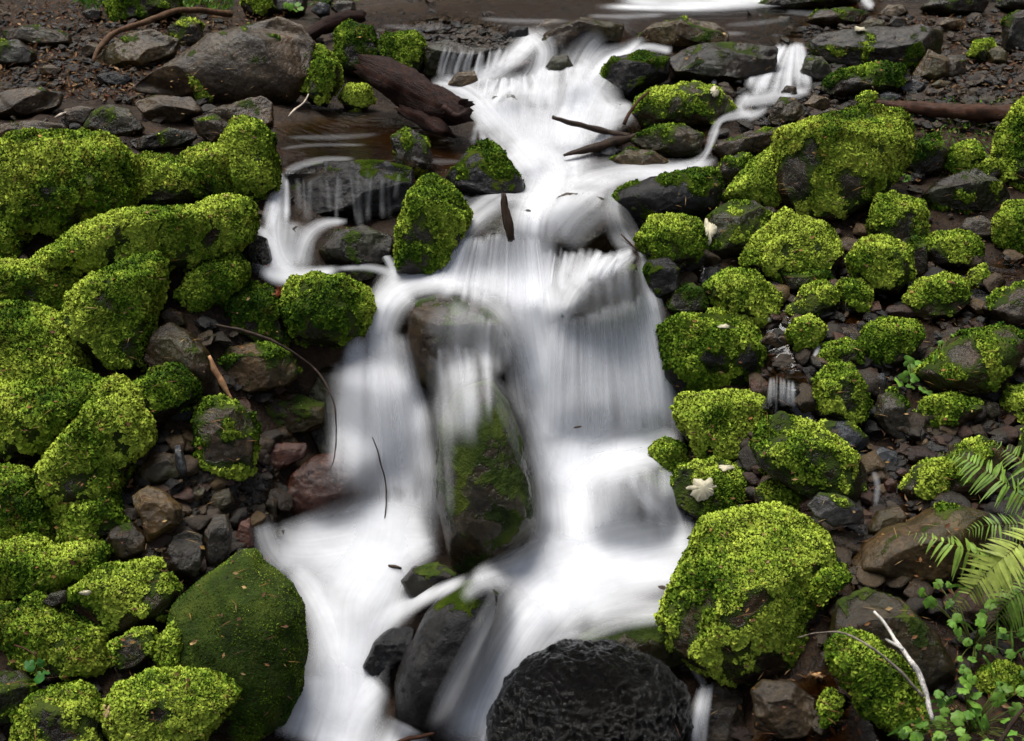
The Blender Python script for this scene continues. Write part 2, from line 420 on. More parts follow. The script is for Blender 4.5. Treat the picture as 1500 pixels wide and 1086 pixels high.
    if veil:
        wetV.append(wp); wetT.append(T+wetn); wetn += len(wp)
    ROCKS.append(o)
    return o

# --- upper left: slabs on the forest floor
rock('huge smooth grey brown slab lying tilted above the left pool', 'rock_slab', '186,134 225,108 267,83 307,53 410,23 443,37 462,63 457,110 430,150 360,160 300,152 233,142', 'slab', .12, .6, kd=.45, nf=3, flat=.7, rug=.35, wet=True, group=TOP, am=.03, up=.1)
rock('yellow green mossy rock capping the right end of the grey slab', 'mossy_rock', '438,135 455,100 467,63 497,95 502,118 477,155 455,152', 'dark', .85, .85, off=.1, group=TOP)
rock('narrow bright moss strip running down the middle of the big slab', 'moss_patch', '264,92 278,89 296,118 313,132 309,148 294,147 284,125', 'dark', 1.0, .9, .05, off=.10, kd=.7, group=TOP, cat='moss')
rock('tan flat topped stone in front of the long curved root', 'stone', '132,93 193,47 227,42 263,60 257,80 213,102 160,101', 'tan', .12, .6, nf=7, flat=.6, group=TOP)
rock('small square stone with a mossy top behind the grey slab', 'mossy_rock', '245,42 270,24 297,35 298,62 272,74 250,62', 'grey', .5, .8, group=TOP)
rock('low brown stone at the foot of the dark bank', 'stone', '4,47 55,37 103,50 106,66 60,72 8,62', 'brown', .15, .3, group=TOP)
rock('rounded dark stone cut by the left edge below the dark bank', 'stone', '-25,62 25,56 53,78 50,96 20,102 -25,100', 'dark', .2, .3, group=TOP)
rock('small black flat stone wedged against the left end of the slab', 'stone', '140,112 165,104 195,116 185,128 150,127', 'black', wet=True, group=TOP)
rock('flat grey stone sheet at the left edge above the moss', 'rock_slab', '-20,142 40,128 92,136 88,155 40,174 -20,174', 'slab', .05, kd=1.1, nf=7, flat=.6, wet=True, group=TOP)
rock('thin light slab sliver between the flat stones', 'rock_slab', '93,160 120,154 142,160 126,186 100,186', 'slab', wet=True, kd=.7, group=TOP)
rock('dark olive dome stone in the row behind the big moss mound', 'stone', '116,197 135,166 160,153 190,160 214,190 190,205 150,203', 'olive', .12, .2, group=TOP)
rock('smooth brown flat topped stone in front of the big slab', 'stone', '198,150 225,140 280,141 299,165 258,182 215,181', 'slab', .05, wet=True, nf=6, flat=.65, group=TOP)
rock('long wedge shaped slab with a mossy end beside the left pool', 'rock_slab', '286,175 330,155 383,140 399,150 401,182 385,197 340,185 305,190', 'slab', .22, .8, wet=True, nf=6, flat=.62, group=TOP, up=.0)
rock('dark flat stone ledge lying just above the moss shelf', 'rock_slab', '186,207 250,188 280,192 292,202 260,216 206,224', 'dark', .25, .7, wet=True, nf=6, flat=.65, group=TOP)
rock('brown lumpy stone left of the bright moss cap', 'stone', '284,177 310,165 337,180 337,202 312,214 290,197', 'brown', .05, group=TOP)
rock('flat grey wet stone at the left edge touching the big moss mound', 'rock_slab', '-20,184 50,175 96,183 96,202 40,210 -20,218', 'slab', .08, wet=True, nf=6, flat=.6, group=TOP)
rock('small stone among the leaf litter left of the tan stone', 'stone', '118,73 133,62 150,66 148,82 126,86', 'brown', group=TOP)
rock('round pebble like stone under the mossy bank plants', 'stone', '120,20 136,10 150,16 148,30 128,32', 'grey', .1, group=TOP)
rock('pale pebble on the litter strip above the flat sheet', 'stone', '55,100 75,94 92,102 84,112 62,112', 'tan', group=TOP)
rock('mossy hump at the top edge under the plants', 'mossy_rock', '150,6 200,-14 262,-8 268,22 225,36 170,34', 'dark', .75, .35, group=TOP)
rock('mossy hump at the top edge left of the plants', 'mossy_rock', '352,8 362,-12 400,-14 408,16 385,28 360,24', 'dark', .8, .8, group=TOP)
rock('low grey stone at the top edge behind the slab', 'stone', '383,8 415,-10 452,-2 446,22 405,24', 'grey', .1, wet=True, group=TOP)
rock('bluish cobble at the top edge behind the red log', 'stone', '455,16 468,2 484,8 483,22 468,26', 'blue', group=TOP, wet=True)
rock('grey cobble at the top edge right of the bluish one', 'stone', '484,12 496,0 520,4 524,22 500,28', 'grey', .05, group=TOP, wet=True)
# --- left bank: moss covered
rock('largest round moss mound filling the left edge', 'mossy_boulder', '-40,235 0,214 43,197 100,190 160,203 190,233 199,283 189,312 117,335 33,360 -40,350', 'dark', .93, .62, .28, group=BL, msz=1.15, cat='boulder', nf=3, am=.08)
rock('brown tinged moss hump right of the large mound', 'mossy_rock', '188,238 215,225 262,232 294,255 302,287 265,304 215,304 192,290', 'dark', .9, .6, .3, group=BL)
rock('moss hump with hanging fringe below the dark flat ledge', 'mossy_rock', '262,232 300,212 340,215 357,245 354,284 310,294 288,268', 'dark', .88, .6, .25, group=BL)
rock('tall bright moss cap at the corner above the small left fall', 'mossy_boulder', '327,205 348,172 372,178 397,203 405,250 402,275 368,296 345,268 331,234', 'dark', .97, .85, .03, group=BL, cat='boulder', off=.05)
rock('long bright moss shelf running under the mounds to the pool', 'mossy_boulder', '50,388 105,342 180,315 290,303 330,288 356,292 368,312 362,347 320,378 230,396 165,406 85,404', 'dark', .9, .82, .08, group=BL, cat='boulder', off=.06)
rock('moss lump cut by the left edge beside the shelf', 'mossy_rock', '-40,315 12,320 24,350 27,382 10,404 -40,404', 'dark', .95, .75, .15, group=BL)
rock('big square faced moss block under the long shelf', 'mossy_boulder', '92,478 108,430 138,405 187,382 230,372 236,405 222,470 215,524 200,545 171,538 131,518 108,498', 'dark', .84, .66, .1, group=BL, cat='boulder', off=.04, msz=1.1)
rock('shaggy moss heap under the shelf at the left', 'mossy_boulder', '-40,385 50,384 107,394 115,424 94,465 40,478 -40,462', 'dark', .93, .62, .25, group=BL, cat='boulder', msz=1.15)
rock('very shaggy yellow moss mass in the middle of the left edge', 'mossy_boulder', '-40,452 28,445 92,460 116,520 136,575 102,596 40,590 -40,575', 'dark', .95, .68, .18, group=BL, cat='boulder', msz=1.2)
rock('dark fringed moss mass below the shaggy yellow mass', 'mossy_boulder', '-40,566 50,562 112,540 144,560 134,604 98,634 60,668 -40,690', 'dark', .88, .55, .15, group=BL, cat='boulder', msz=1.15)
rock('tilted moss ridge pointing right above the wet cobbles', 'mossy_boulder', '56,692 87,650 131,607 141,575 167,556 189,575 219,622 219,648 197,668 177,704 152,740 100,746 68,728', 'grey', .86, .72, .14, group=BL, cat='boulder', msz=1.1, off=.05)
rock('moss mass with a bare grey shoulder at the left edge', 'mossy_rock', '-40,684 40,690 67,740 78,788 30,800 -40,800', 'dark', .88, .5, .1, group=BL, msz=1.1)
rock('hanging moss curtain under the tilted ridge', 'mossy_rock', '76,728 115,712 162,718 192,770 150,798 88,792', 'dark', .9, .5, .08, group=BL, msz=1.1)
rock('low moss roll stretched above the lower left mounds', 'mossy_boulder', '-40,806 40,790 80,806 133,792 155,805 145,830 95,858 40,877 -40,890', 'dark', .94, .62, .1, group=BL, cat='boulder', msz=1.1)
rock('smooth dome of brown rock half draped by bright moss', 'mossy_boulder', '91,886 125,847 157,826 227,823 265,864 252,897 200,920 157,936 123,914', 'brown', .66, .88, .03, group=BL, cat='boulder', am=.03)
rock('rumpled yellow moss mound with a brown patch at lower left', 'mossy_boulder', '2,918 53,873 87,895 149,925 164,970 129,994 80,1000 27,968', 'dark', .82, .68, .25, group=BL, cat='boulder')
rock('small moss striped stone between the bright dome and the corner mounds', 'mossy_rock', '158,946 195,924 224,920 232,950 207,978 175,987', 'dark', .55, .7, .05, group=BL, off=.04)
rock('dark stone with thin moss at the lower left edge', 'mossy_rock', '-40,984 30,984 52,1000 48,1042 10,1066 -40,1066', 'dark', .55, .5, .1, group=BL)
rock('moss and bare rock lump at the bottom edge', 'mossy_boulder', '26,1064 45,1020 85,1004 125,1003 152,1045 160,1110 100,1130 20,1120', 'dark', .62, .62, .12, group=BL, cat='boulder')
rock('bright double moss cushion at the bottom in front of the green slab', 'mossy_boulder', '157,1034 178,1004 215,988 300,986 343,1015 317,1050 295,1084 230,1110 170,1096', 'dark', .82, .9, .04, group=BL, cat='boulder', off=.08)
rock('small moss tuft stone at the left edge under the roll', 'mossy_rock', '-40,886 18,886 42,902 24,938 -40,946', 'dark', .8, .6, .2, group=BL)
rock('thin moss strip hugging the left side of the green slab', 'mossy_rock', '228,975 240,930 262,905 270,930 262,965 290,985 312,1000 285,1012 245,1002', 'dark', .8, .75, .05, group=BL, off=.08)
rock('flat black chip lying on the moss of the bright dome', 'stone', '62,882 75,868 97,864 99,880 80,892', 'dark', off=.12, group=BL)
rock('great smooth leaning slab filmed with dark green moss', 'mossy_boulder', '240,950 255,882 300,845 353,807 372,803 385,825 425,857 442,890 448,955 440,1015 418,1060 362,1092 300,1120 250,1060', 'dark', .92, .14, .10, wet=True, group=BL, cat='boulder', kd=.7, am=.03, nf=2, up=.1, rug=.4)
# --- left hollow: cobbles
rock('large smooth grey brown stone in shade right of the moss block', 'stone', '212,528 226,485 250,470 278,488 306,515 315,552 297,580 270,564 233,550', 'brown', .05, wet=False, group=LC, am=.03)
rock('brown ball stone perched at the head of the dark hollow', 'stone', '233,461 250,449 270,461 273,476 250,485', 'brown', wet=True, group=LC)
rock('dark moss cushion below the shaded grey brown stone', 'mossy_rock', '193,572 225,540 260,532 287,562 285,582 254,606 225,632 201,616', 'dark', .78, .38, .02, group=BL, off=.05)
rock('sloping moss rock below the end of the long shelf', 'mossy_rock', '258,442 283,402 320,374 338,366 360,390 352,422 320,444 288,456', 'dark', .88, .66, .03, group=BL)
rock('dark shaded moss boulder left of the round one', 'mossy_rock', '326,437 363,412 400,423 417,460 417,502 380,506 346,484', 'dark', .8, .42, .03, group=BL)
rock('round moss dome beside the little left pool', 'mossy_boulder', '410,447 428,410 465,401 507,404 537,424 549,455 532,492 490,508 438,501 416,478', 'dark', .88, .52, .02, wet=True, group=ST, cat='boulder', off=.05, nf=2)
rock('tan boulder with its right half green with moss', 'mossy_boulder', '305,524 333,509 393,500 425,517 439,546 421,566 367,579 328,569', 'tan', .42, .35, .02, group=LC, cat='boulder', nf=6)
rock('square block with a bare brown top and mossy front', 'mossy_boulder', '287,610 299,584 333,583 369,601 375,632 369,688 353,701 318,694 276,678', 'brown', .66, .62, .0, wet=True, group=LC, cat='boulder', off=.06, nf=7, flat=.7, up=-.5)
rock('brown round wet stone with a dark green flank beside the veil', 'stone', '378,602 383,580 410,572 440,579 478,590 482,618 450,634 410,643 386,627', 'brown', .35, .1, wet=True, group=LC)
rock('glossy red brown stone right of the square block', 'stone', '369,674 393,649 450,649 449,668 410,692 381,694', 'red', wet=True, group=LC)
rock('broad smooth maroon boulder half behind the water veil', 'boulder', '408,725 428,690 460,668 500,658 542,680 544,722 500,762 440,768 408,750', 'red', wet=True, veil=True, group=ST, cat='boulder', am=.03, nf=3)
rock('dark brown stone in the shade under the square block', 'stone', '200,690 222,662 258,665 266,698 235,715 208,710', 'brown', wet=True, group=LC)
rock('long dark red stone lying under the square block', 'stone', '275,690 300,682 345,700 345,712 300,712', 'red', wet=True, group=LC)
rock('thin upright wet splinter stone left of the square block', 'stone', '256,652 264,652 276,690 268,700 258,682', 'blue', wet=True, group=LC, off=.05)
rock('shiny ochre boot shaped stone among the cobbles', 'stone', '193,726 215,711 240,719 268,745 264,767 235,788 218,798 211,765', 'tan', wet=True, group=LC, off=.03, am=.03)
rock('smooth dark olive stone above the bright dome', 'stone', '153,791 170,769 195,764 217,785 220,807 190,823 158,818', 'olive', .12, .3, wet=True, group=LC)
rock('tall black angular stone below the ochre stone', 'stone', '236,817 255,784 275,776 298,785 297,832 287,853 260,858 238,838', 'dark', wet=True, group=LC, nf=7, flat=.65)
rock('shiny silver wet upright stone beside the black one', 'stone', '300,777 315,754 330,753 340,775 337,807 320,833 304,838 301,802', 'grey', wet=True, group=LC, off=.03)
rock('small olive stone slanting at the top of the cobbles', 'stone', '270,737 285,719 301,714 299,729 280,745', 'olive', .1, wet=True, group=LC)
rock('dark wet stone tucked behind the silver stone', 'stone', '293,747 310,724 336,714 344,735 326,755 300,761', 'brown', wet=True, group=LC)
rock('small dark round stone right of the ochre stone', 'stone', '243,777 260,761 276,766 271,782', 'black', wet=True, group=LC, off=.02)
rock('small tan block stone between black and silver stones', 'stone', '268,767 280,754 294,761 293,780 274,780', 'tan', group=LC, off=.02)
rock('orange brown wet stone at the waterline above the green slab', 'stone', '343,793 352,764 366,758 374,800 361,814', 'red', wet=True, group=LC)
rock('small brown lump in the water right of the waterline stone', 'stone', '364,752 380,742 395,752 392,764 372,766', 'brown', wet=True, group=LC)
rock('narrow brown lump standing beside the maroon boulder', 'stone', '388,738 397,724 407,732 405,765 392,767', 'brown', wet=True, group=LC)
rock('flat grey stone above the bright dome near the litter', 'stone', '160,752 178,742 206,744 202,762 172,764', 'grey', .1, group=LC)
rock('small grey chip beside the dark olive stone', 'stone', '205,812 218,798 228,806 226,822 212,826', 'grey', wet=True, group=LC)
# --- mid stream, upper
rock('dark mossy block standing left of the log top', 'mossy_rock', '488,92 492,50 510,28 545,42 557,80 540,118 505,112', 'dark', .7, .4, .12, group=TOP)
rock('mossy block leaning on the top of the rotten log', 'mossy_rock', '548,78 565,48 612,48 623,65 622,100 613,119 585,108 558,90', 'dark', .85, .62, .02, group=TOP)
rock('small bright moss cushion stone under the log', 'mossy_rock', '497,141 510,124 535,124 549,145 536,161 505,161', 'dark', .9, .85, .0, group=TOP)
rock('small rock with mossy lower half right of the left pool', 'mossy_rock', '571,200 600,187 623,200 633,227 635,255 603,260 581,234', 'dark', .58, .72, .0, wet=True, group=ST, up=-.3)
rock('black wedge rock with a green left face beside the white chute', 'mossy_boulder', '652,260 680,225 715,205 730,215 770,270 767,292 740,304 700,294 662,278', 'black', .58, .4, .0, wet=True, group=ST, cat='boulder', nf=6)
rock('tall egg shaped mossy boulder left of the chute', 'mossy_boulder', '580,404 583,340 598,285 620,257 642,260 672,285 689,310 674,352 652,388 630,405 605,408', 'dark', .84, .6, .0, wet=True, group=ST, cat='boulder', off=.06, nf=4)
rock('wide dark dripping ledge under the left pool', 'rock_ledge', '412,252 440,240 560,236 606,246 610,300 560,322 470,322 420,318', 'black', .2, .1, wet=True, veil=True, group=ST, nf=7, flat=.6)
rock('black wet stone under the dripping ledge', 'stone', '466,368 490,340 530,329 572,345 582,372 560,394 510,394 478,387', 'dark', .25, .2, wet=True, group=ST)
rock('glossy black stone at the left of the small fall', 'stone', '354,362 370,342 390,349 399,380 387,404 360,398', 'slick', wet=True, group=LC)
rock('small wet brown mossy stone in the run beside the left pool', 'stone', '503,398 520,388 545,392 552,408 530,416 508,410', 'olive', .3, .3, wet=True, group=ST)
rock('black dripping ledge rock at the head of the cascade', 'rock_ledge', '618,72 650,58 690,70 728,72 732,105 690,120 655,120 622,114', 'dark', wet=True, veil=True, group=TOP, nf=7, flat=.65)
rock('small black block on the lip of the cascade', 'stone', '733,56 755,37 773,39 775,58 750,64', 'black', wet=True, group=TOP, nf=7)
rock('wet dark rock with green left side right of the cascade head', 'mossy_boulder', '878,107 898,83 943,76 982,83 980,115 937,140 917,150 885,132', 'black', .48, .3, .0, wet=True, group=TOP, cat='boulder')
rock('rounded olive grey boulder on the upper right lip', 'boulder', '930,57 955,35 1005,26 1047,34 1068,50 1066,66 1020,75 980,76 943,68', 'tan', .18, .3, .0, wet=False, group=TOP, cat='boulder', nf=6, flat=.7, kd=1.0)
rock('long dark overhanging ledge right of the cascade head', 'rock_ledge', '972,88 1010,66 1070,62 1142,68 1136,108 1100,130 1030,128 985,116', 'dark', .12, .1, wet=True, group=TOP, nf=7, flat=.6, kd=1.2)
rock('bright moss dome with a white leaf on top of the right channel', 'mossy_rock', '926,168 932,145 965,128 1020,121 1057,134 1080,160 1052,188 990,194 943,191', 'brown', .66, .72, .0, group=TOP)
rock('flat olive rock between branch and right channel', 'mossy_rock', '922,207 945,189 1000,181 1032,199 1028,232 990,238 948,225', 'olive', .4, .22, .1, wet=True, group=ST)
rock('low yellow olive stone in the shallow below the branch', 'stone', '895,234 920,217 955,221 988,240 960,253 913,250', 'tan', .45, .3, .2, wet=True, group=ST)
rock('grey hump behind the forked stick', 'stone', '858,222 878,185 900,174 920,190 918,208 890,226', 'grey', wet=True, veil=True, group=ST)
rock('big smooth dark oval boulder right of the chute', 'mossy_boulder', '886,298 905,278 950,262 1010,250 1055,250 1059,278 1053,308 1000,330 930,340 898,330', 'black', .42, .25, .0, wet=True, group=ST, cat='boulder', am=.02, nf=2)
rock('bright moss ball under the dark oval boulder', 'mossy_rock', '938,347 955,319 990,315 1024,324 1030,355 1017,383 975,391 946,374', 'dark', .92, .72, .0, group=BRT, off=.08)
rock('dark glossy mossy stone at the top corner of the big fall', 'mossy_rock', '934,402 950,379 980,377 997,395 996,428 960,440 938,423', 'black', .45, .25, .0, wet=True, group=ST, off=.05)
rock('dark sloping rock with thin moss right of the moss ball', 'mossy_rock', '1022,368 1043,310 1070,294 1107,294 1132,315 1127,353 1090,379 1043,384', 'dark', .48, .5, .0, wet=True, group=BRT)
rock('red brown flat stone under the first rapids', 'stone', '696,112 740,91 777,89 784,103 760,118 715,120', 'red', wet=True, veil=True, group=ST, nf=6, off=.04)
rock('dark stone with water parting round it in the upper rapids', 'stone', '793,107 810,82 830,78 840,98 822,114', 'dark', wet=True, group=ST, off=.05)
rock('pale tan stone at the foot of the dripping ledge rock', 'stone', '652,128 670,106 696,104 702,121 677,134', 'tan', wet=True, group=ST, off=.04)
rock('slick brown sill where the upper stream tips over', 'rock_ledge', '780,80 798,50 850,28 915,36 908,66 850,85', 'brown', .15, .1, wet=True, veil=True, group=TOP, kd=1.1, nf=6)
rock('orange brown stone sitting in the shallow above the sill', 'stone', '780,42 800,28 840,30 852,44 820,52', 'tan', wet=True, group=TOP)
rock('dark boulder drowned under the middle of the chute', 'boulder', '778,362 790,310 830,280 882,290 924,330 912,368 850,380', 'brown', wet=True, veil=True, group=ST, cat='boulder', am=.03, off=-.04)
rock('dark ledge drowned under the left half of the chute', 'rock_ledge', '650,400 678,340 720,306 777,306 792,352 786,405', 'dark', wet=True, veil=True, group=ST, nf=5, off=-.04)
rock('grey stone hidden in the white rapids below the forked stick', 'stone', '765,145 785,130 812,140 808,158 780,162', 'grey', wet=True, veil=True, group=ST)
rock('dark hump drowned in the middle of the upper rapids', 'stone', '812,150 830,122 862,118 885,140 872,160 838,165', 'dark', wet=True, veil=True, group=ST, off=.03)
rock('dark hump drowned at the right side of the upper rapids', 'stone', '868,190 880,160 908,152 925,168 915,188', 'brown', wet=True, veil=True, group=ST, off=.03)
rock('brown hump drowned at the left side of the upper rapids', 'stone', '705,165 722,142 752,138 768,155 752,175 722,178', 'dark', wet=True, veil=True, group=ST, off=.02)
rock('slick hump drowned in the white neck of the chute', 'stone', '740,262 760,240 790,238 802,258 780,275', 'dark', wet=True, veil=True, group=ST, off=.0)
# --- mid stream, lower
rock('round brown boulder with water pouring over its right side', 'boulder', '595,462 610,437 640,430 690,439 732,460 753,510 747,543 720,558 690,570 640,582 613,562 598,520', 'brown', .28, .18, .1, wet=True, veil=True, group=ST, cat='boulder', off=.1, nf=4)
rock('tall dark pillar boulder in the middle of the falls', 'boulder', '636,702 643,620 668,570 720,553 747,590 767,650 782,720 787,772 755,804 715,829 680,847 664,833 651,780 641,742', 'olive', .62, .06, .1, wet=True, veil=True, group=ST, cat='boulder', off=.1, am=.025, nf=1, up=0, msz=.8, rug=.6)
rock('smooth domed boulder at the lip of the big right fall', 'boulder', '815,468 838,420 868,390 905,376 932,390 938,432 925,462 870,472', 'brown', .2, .12, wet=True, veil=True, group=ST, cat='boulder', am=.03, nf=0, off=.05)
rock('dark rock wall behind the big right fall', 'rock_ledge', '796,640 798,520 815,455 900,420 945,430 972,470 988,560 994,648 900,668', 'dark', .1, .1, wet=True, veil=True, group=ST, kd=.5, nf=7, off=-.02)
rock('grey boulder veiled by thin water under the big right fall', 'boulder', '866,782 878,710 910,684 952,689 988,720 989,775 950,795 903,797', 'dark', .15, .1, wet=True, veil=True, group=ST, cat='boulder', off=.045, am=.06, nf=3)
rock('small dark stone in the white pool left of the pillar boulder', 'stone', '586,850 605,831 640,824 672,840 667,862 625,884 598,872', 'dark', .2, .1, wet=True, group=ST, off=.06)
rock('long dark leaning boulder between the two lower chutes', 'boulder', '577,1000 592,960 623,900 658,860 700,844 733,870 718,930 692,992 662,1044 640,1069 598,1069 580,1052', 'black', .14, .08, wet=True, veil=True, group=ST, cat='boulder', off=.08, am=.025, nf=1, rug=.5)
rock('small black tilted stone in the left lower white water', 'stone', '530,977 548,940 575,919 608,921 608,952 580,979 546,993', 'black', wet=True, group=ST, off=.05)
rock('big black rippled boulder shining at the bottom centre', 'boulder', '712,1062 738,1000 768,965 820,944 900,942 962,963 1004,1000 1014,1060 1008,1150 730,1150', 'slick', 0, .1, wet=True, group=ST, cat='boulder', off=.10, nf=3, am=.05, e=.88, rug=1.6, kd=1.0)
rock('olive sill rock drowned behind the shining black boulder', 'rock_ledge', '836,938 900,903 960,893 1003,908 1014,965 960,985 880,960', 'olive', .4, .08, wet=True, veil=True, group=ST, kd=1.0)
rock('small mossy rock at the right edge of the white pool', 'mossy_rock', '952,657 975,641 1002,651 1008,692 986,715 963,692', 'dark', .8, .4, .0, wet=True, group=BRT, off=.05)
rock('wet slate coloured rock with a trickle at the bottom edge', 'boulder', '980,1095 1008,1030 1050,999 1087,1009 1093,1062 1072,1110 1000,1120', 'grey', wet=True, veil=True, group=ST, cat='boulder', nf=6)
rock('brown stone showing left of the round boulder in the veil', 'stone', '577,520 588,508 602,515 600,532 584,538', 'red', wet=True, group=ST, veil=True)
rock('dark boulder behind the left veil', 'boulder', '440,600 470,540 540,520 620,560 650,640 620,720 540,700 470,680', 'dark', wet=True, veil=True, group=ST, cat='boulder', kd=.6, off=-.03)
rock('grey knob poking through the left veil', 'stone', '525,560 537,546 548,556 547,580 532,576', 'grey', wet=True, veil=True, group=ST, off=.03)

# --- right side, upper
rock('broad flat topped dark rock with mossy front on the upper right shore', 'mossy_boulder', '1185,62 1198,50 1250,44 1350,41 1377,50 1374,87 1340,104 1260,106 1205,94', 'dark', .45, .5, .0, group=TOP, cat='boulder', nf=6, flat=.62, up=-.75, kd=1.1)
rock('low mossy rock with a pale wet spot under the flat topped rock', 'mossy_rock', '1197,131 1225,107 1270,94 1322,94 1338,116 1310,132 1250,146 1213,146', 'dark', .6, .5, .0, wet=True, group=TOP)
rock('flat brown mossy stone at the water edge of the upper shore', 'mossy_rock', '1180,32 1195,15 1235,11 1274,20 1262,36 1210,42', 'brown', .4, .4, .0, group=TOP)
rock('brown pointed tooth stone on the upper right gravel', 'stone', '1335,111 1360,72 1389,85 1387,114 1365,122', 'tan', wet=False, group=RC, nf=6, flat=.7)
rock('grey angular stone right of the tooth stone', 'stone', '1384,112 1388,81 1412,84 1415,107 1395,119', 'grey', .15, group=RC, nf=6)
rock('mossy stone behind the rusty boulder on the upper gravel', 'mossy_rock', '1418,82 1430,59 1456,57 1462,82 1440,97', 'dark', .75, .6, .0, group=TOP)
rock('rusty tan round stone leaning on the mossy one', 'stone', '1444,77 1462,66 1477,80 1472,94 1450,94', 'tan', group=RC, off=.06)
rock('long dark mossy rock at the top edge above the far pool', 'mossy_rock', '1098,12 1140,-10 1240,-14 1264,5 1210,16 1130,19', 'dark', .5, .4, .0, wet=True, group=TOP)
rock('bright topped tan stone on the upper gravel', 'stone', '1285,24 1300,7 1322,7 1331,20 1310,30', 'tan', group=RC)
rock('small grey pointed stone in front of the bright topped one', 'stone', '1298,38 1308,23 1327,29 1331,44 1312,47', 'grey', group=RC, off=.05)
rock('flat tan stone right of the grey pointed one', 'stone', '1373,38 1385,25 1408,28 1412,42 1390,46', 'tan', group=RC)
rock('brown flat stone behind the broad flat topped rock', 'stone', '1254,38 1275,27 1296,30 1296,44 1268,48', 'brown', group=RC)
rock('dark tall rock with a thin trickle cut by the right edge', 'mossy_boulder', '1468,75 1472,28 1490,14 1540,14 1540,80 1490,84', 'dark', .3, .3, .0, wet=True, group=TOP, cat='boulder')
rock('dark stone at the top right corner', 'stone', '1345,14 1365,-4 1420,-6 1450,2 1440,20 1380,24', 'dark', .2, .4, group=TOP)
rock('stone with moss spots cut by the top edge at the far right', 'mossy_rock', '1455,10 1470,-8 1530,-8 1530,14 1480,18', 'dark', .45, .6, group=TOP)
rock('dark mossy stone left of the small upper right fall', 'mossy_rock', '1172,104 1182,80 1206,84 1219,105 1202,128 1180,128', 'dark', .4, .3, .0, wet=True, group=TOP)
rock('angular brown stone below the small upper right fall', 'stone', '1121,178 1142,141 1166,144 1180,165 1162,183 1138,188', 'brown', .12, .3, group=RC, nf=7, flat=.65)
rock('round tan stone right of the angular brown one', 'stone', '1174,154 1192,139 1213,144 1217,159 1190,168', 'tan', group=RC)
rock('small flat stone behind the great golden mound', 'stone', '1196,168 1215,158 1236,163 1230,175 1205,178', 'brown', group=RC)
rock('bluish grey flat stone left of the red log on the gravel', 'stone', '1282,140 1300,134 1322,140 1316,150 1290,150', 'blue', group=RC, wet=True)
rock('grey blue stone on gravel below the tooth stone', 'stone', '1313,126 1335,115 1360,125 1347,138 1320,137', 'blue', group=RC, wet=True)
rock('tan flat stone under the grey angular one', 'stone', '1360,126 1375,117 1392,120 1388,130 1368,132', 'tan', group=RC)
rock('round grey stone standing in the small upper right fall', 'stone', '1143,136 1152,125 1166,127 1168,139 1154,143', 'grey', wet=True, group=ST, off=.06)
rock('small mossy lump at the left end of the red log', 'mossy_rock', '1253,146 1268,134 1284,136 1284,148 1266,154', 'dark', .8, .6, group=BRT, off=.05)
# --- right bank moss boulders
rock('great golden moss mound with bare grey patches on the right bank', 'mossy_boulder', '1140,280 1143,195 1187,178 1233,168 1268,152 1310,164 1330,190 1332,217 1315,248 1300,274 1267,310 1215,326 1163,316', 'grey', .84, .74, .36, group=BRT, cat='boulder', off=.04, nf=4, am=.06, pf=2.2)
rock('smooth bright green moss slope left of the great golden mound', 'mossy_boulder', '1060,286 1100,240 1147,203 1154,240 1152,287 1130,309 1083,304', 'dark', .95, .66, .05, group=BRT, cat='boulder')
rock('small rock with a lime moss cap left of the smooth slope', 'mossy_rock', '1051,256 1060,231 1090,224 1107,240 1087,268 1060,275', 'dark', .6, .75, .0, group=BRT)
rock('low mossy brown stone on the edge of the right channel', 'mossy_rock', '1040,217 1090,194 1142,189 1149,206 1110,228 1056,238', 'brown', .4, .55, .0, wet=True, group=BRT)
rock('lime topped moss block below the great golden mound', 'mossy_boulder', '1091,384 1104,350 1150,309 1176,319 1217,339 1233,376 1217,398 1160,420 1108,404', 'dark', .84, .86, .05, group=BRT, cat='boulder', nf=5, flat=.72)
rock('upright mossy stone with a bare right face under the golden mound', 'mossy_rock', '1272,332 1283,290 1310,282 1349,299 1354,352 1347,379 1300,374 1280,353', 'grey', .68, .7, .1, group=BRT)
rock('brownish moss ball below the upright mossy stone', 'mossy_rock', '1243,378 1263,351 1300,348 1330,364 1335,402 1312,430 1270,424 1252,403', 'dark', .92, .72, .2, group=BRT, off=.06)
rock('dark narrow post like stone between two moss balls', 'stone', '1328,378 1339,344 1355,351 1358,398 1340,416', 'dark', .3, .3, group=BRT)
rock('dark flat topped rock with a mossy front edge near the right edge', 'mossy_boulder', '1347,287 1375,264 1430,246 1467,269 1481,291 1457,312 1400,312 1362,303', 'dark', .5, .6, .0, group=BRT, cat='boulder', nf=5, flat=.65, up=-.8)
rock('bare grey oval stone near the right edge', 'stone', '1401,336 1415,319 1440,316 1459,330 1452,349 1420,350', 'grey', group=RC, wet=True)
rock('tall shaggy moss boulder cut by the right edge', 'mossy_boulder', '1455,232 1470,185 1500,145 1545,148 1545,275 1490,281 1462,263', 'dark', .95, .66, .0, group=BRT, cat='boulder', msz=1.1)
rock('moss boulder cut by the right edge beside the grey oval stone', 'mossy_boulder', '1459,322 1478,296 1540,294 1540,374 1485,380 1461,352', 'dark', .92, .6, .0, group=BRT, cat='boulder')
rock('flat green moss cushion left of the grey oval stone', 'mossy_rock', '1352,368 1363,344 1400,337 1432,349 1435,377 1400,397 1363,394', 'dark', .85, .6, .0, group=BRT)
rock('dark mossy rock in the shadow under the red log', 'mossy_rock', '1322,243 1339,209 1370,194 1388,224 1378,253 1344,262', 'dark', .6, .3, .1, group=BRT)
rock('shaded moss hump right of the rock in shadow', 'mossy_rock', '1382,248 1399,214 1425,207 1442,230 1437,253 1404,259', 'dark', .75, .35, .0, group=BRT)
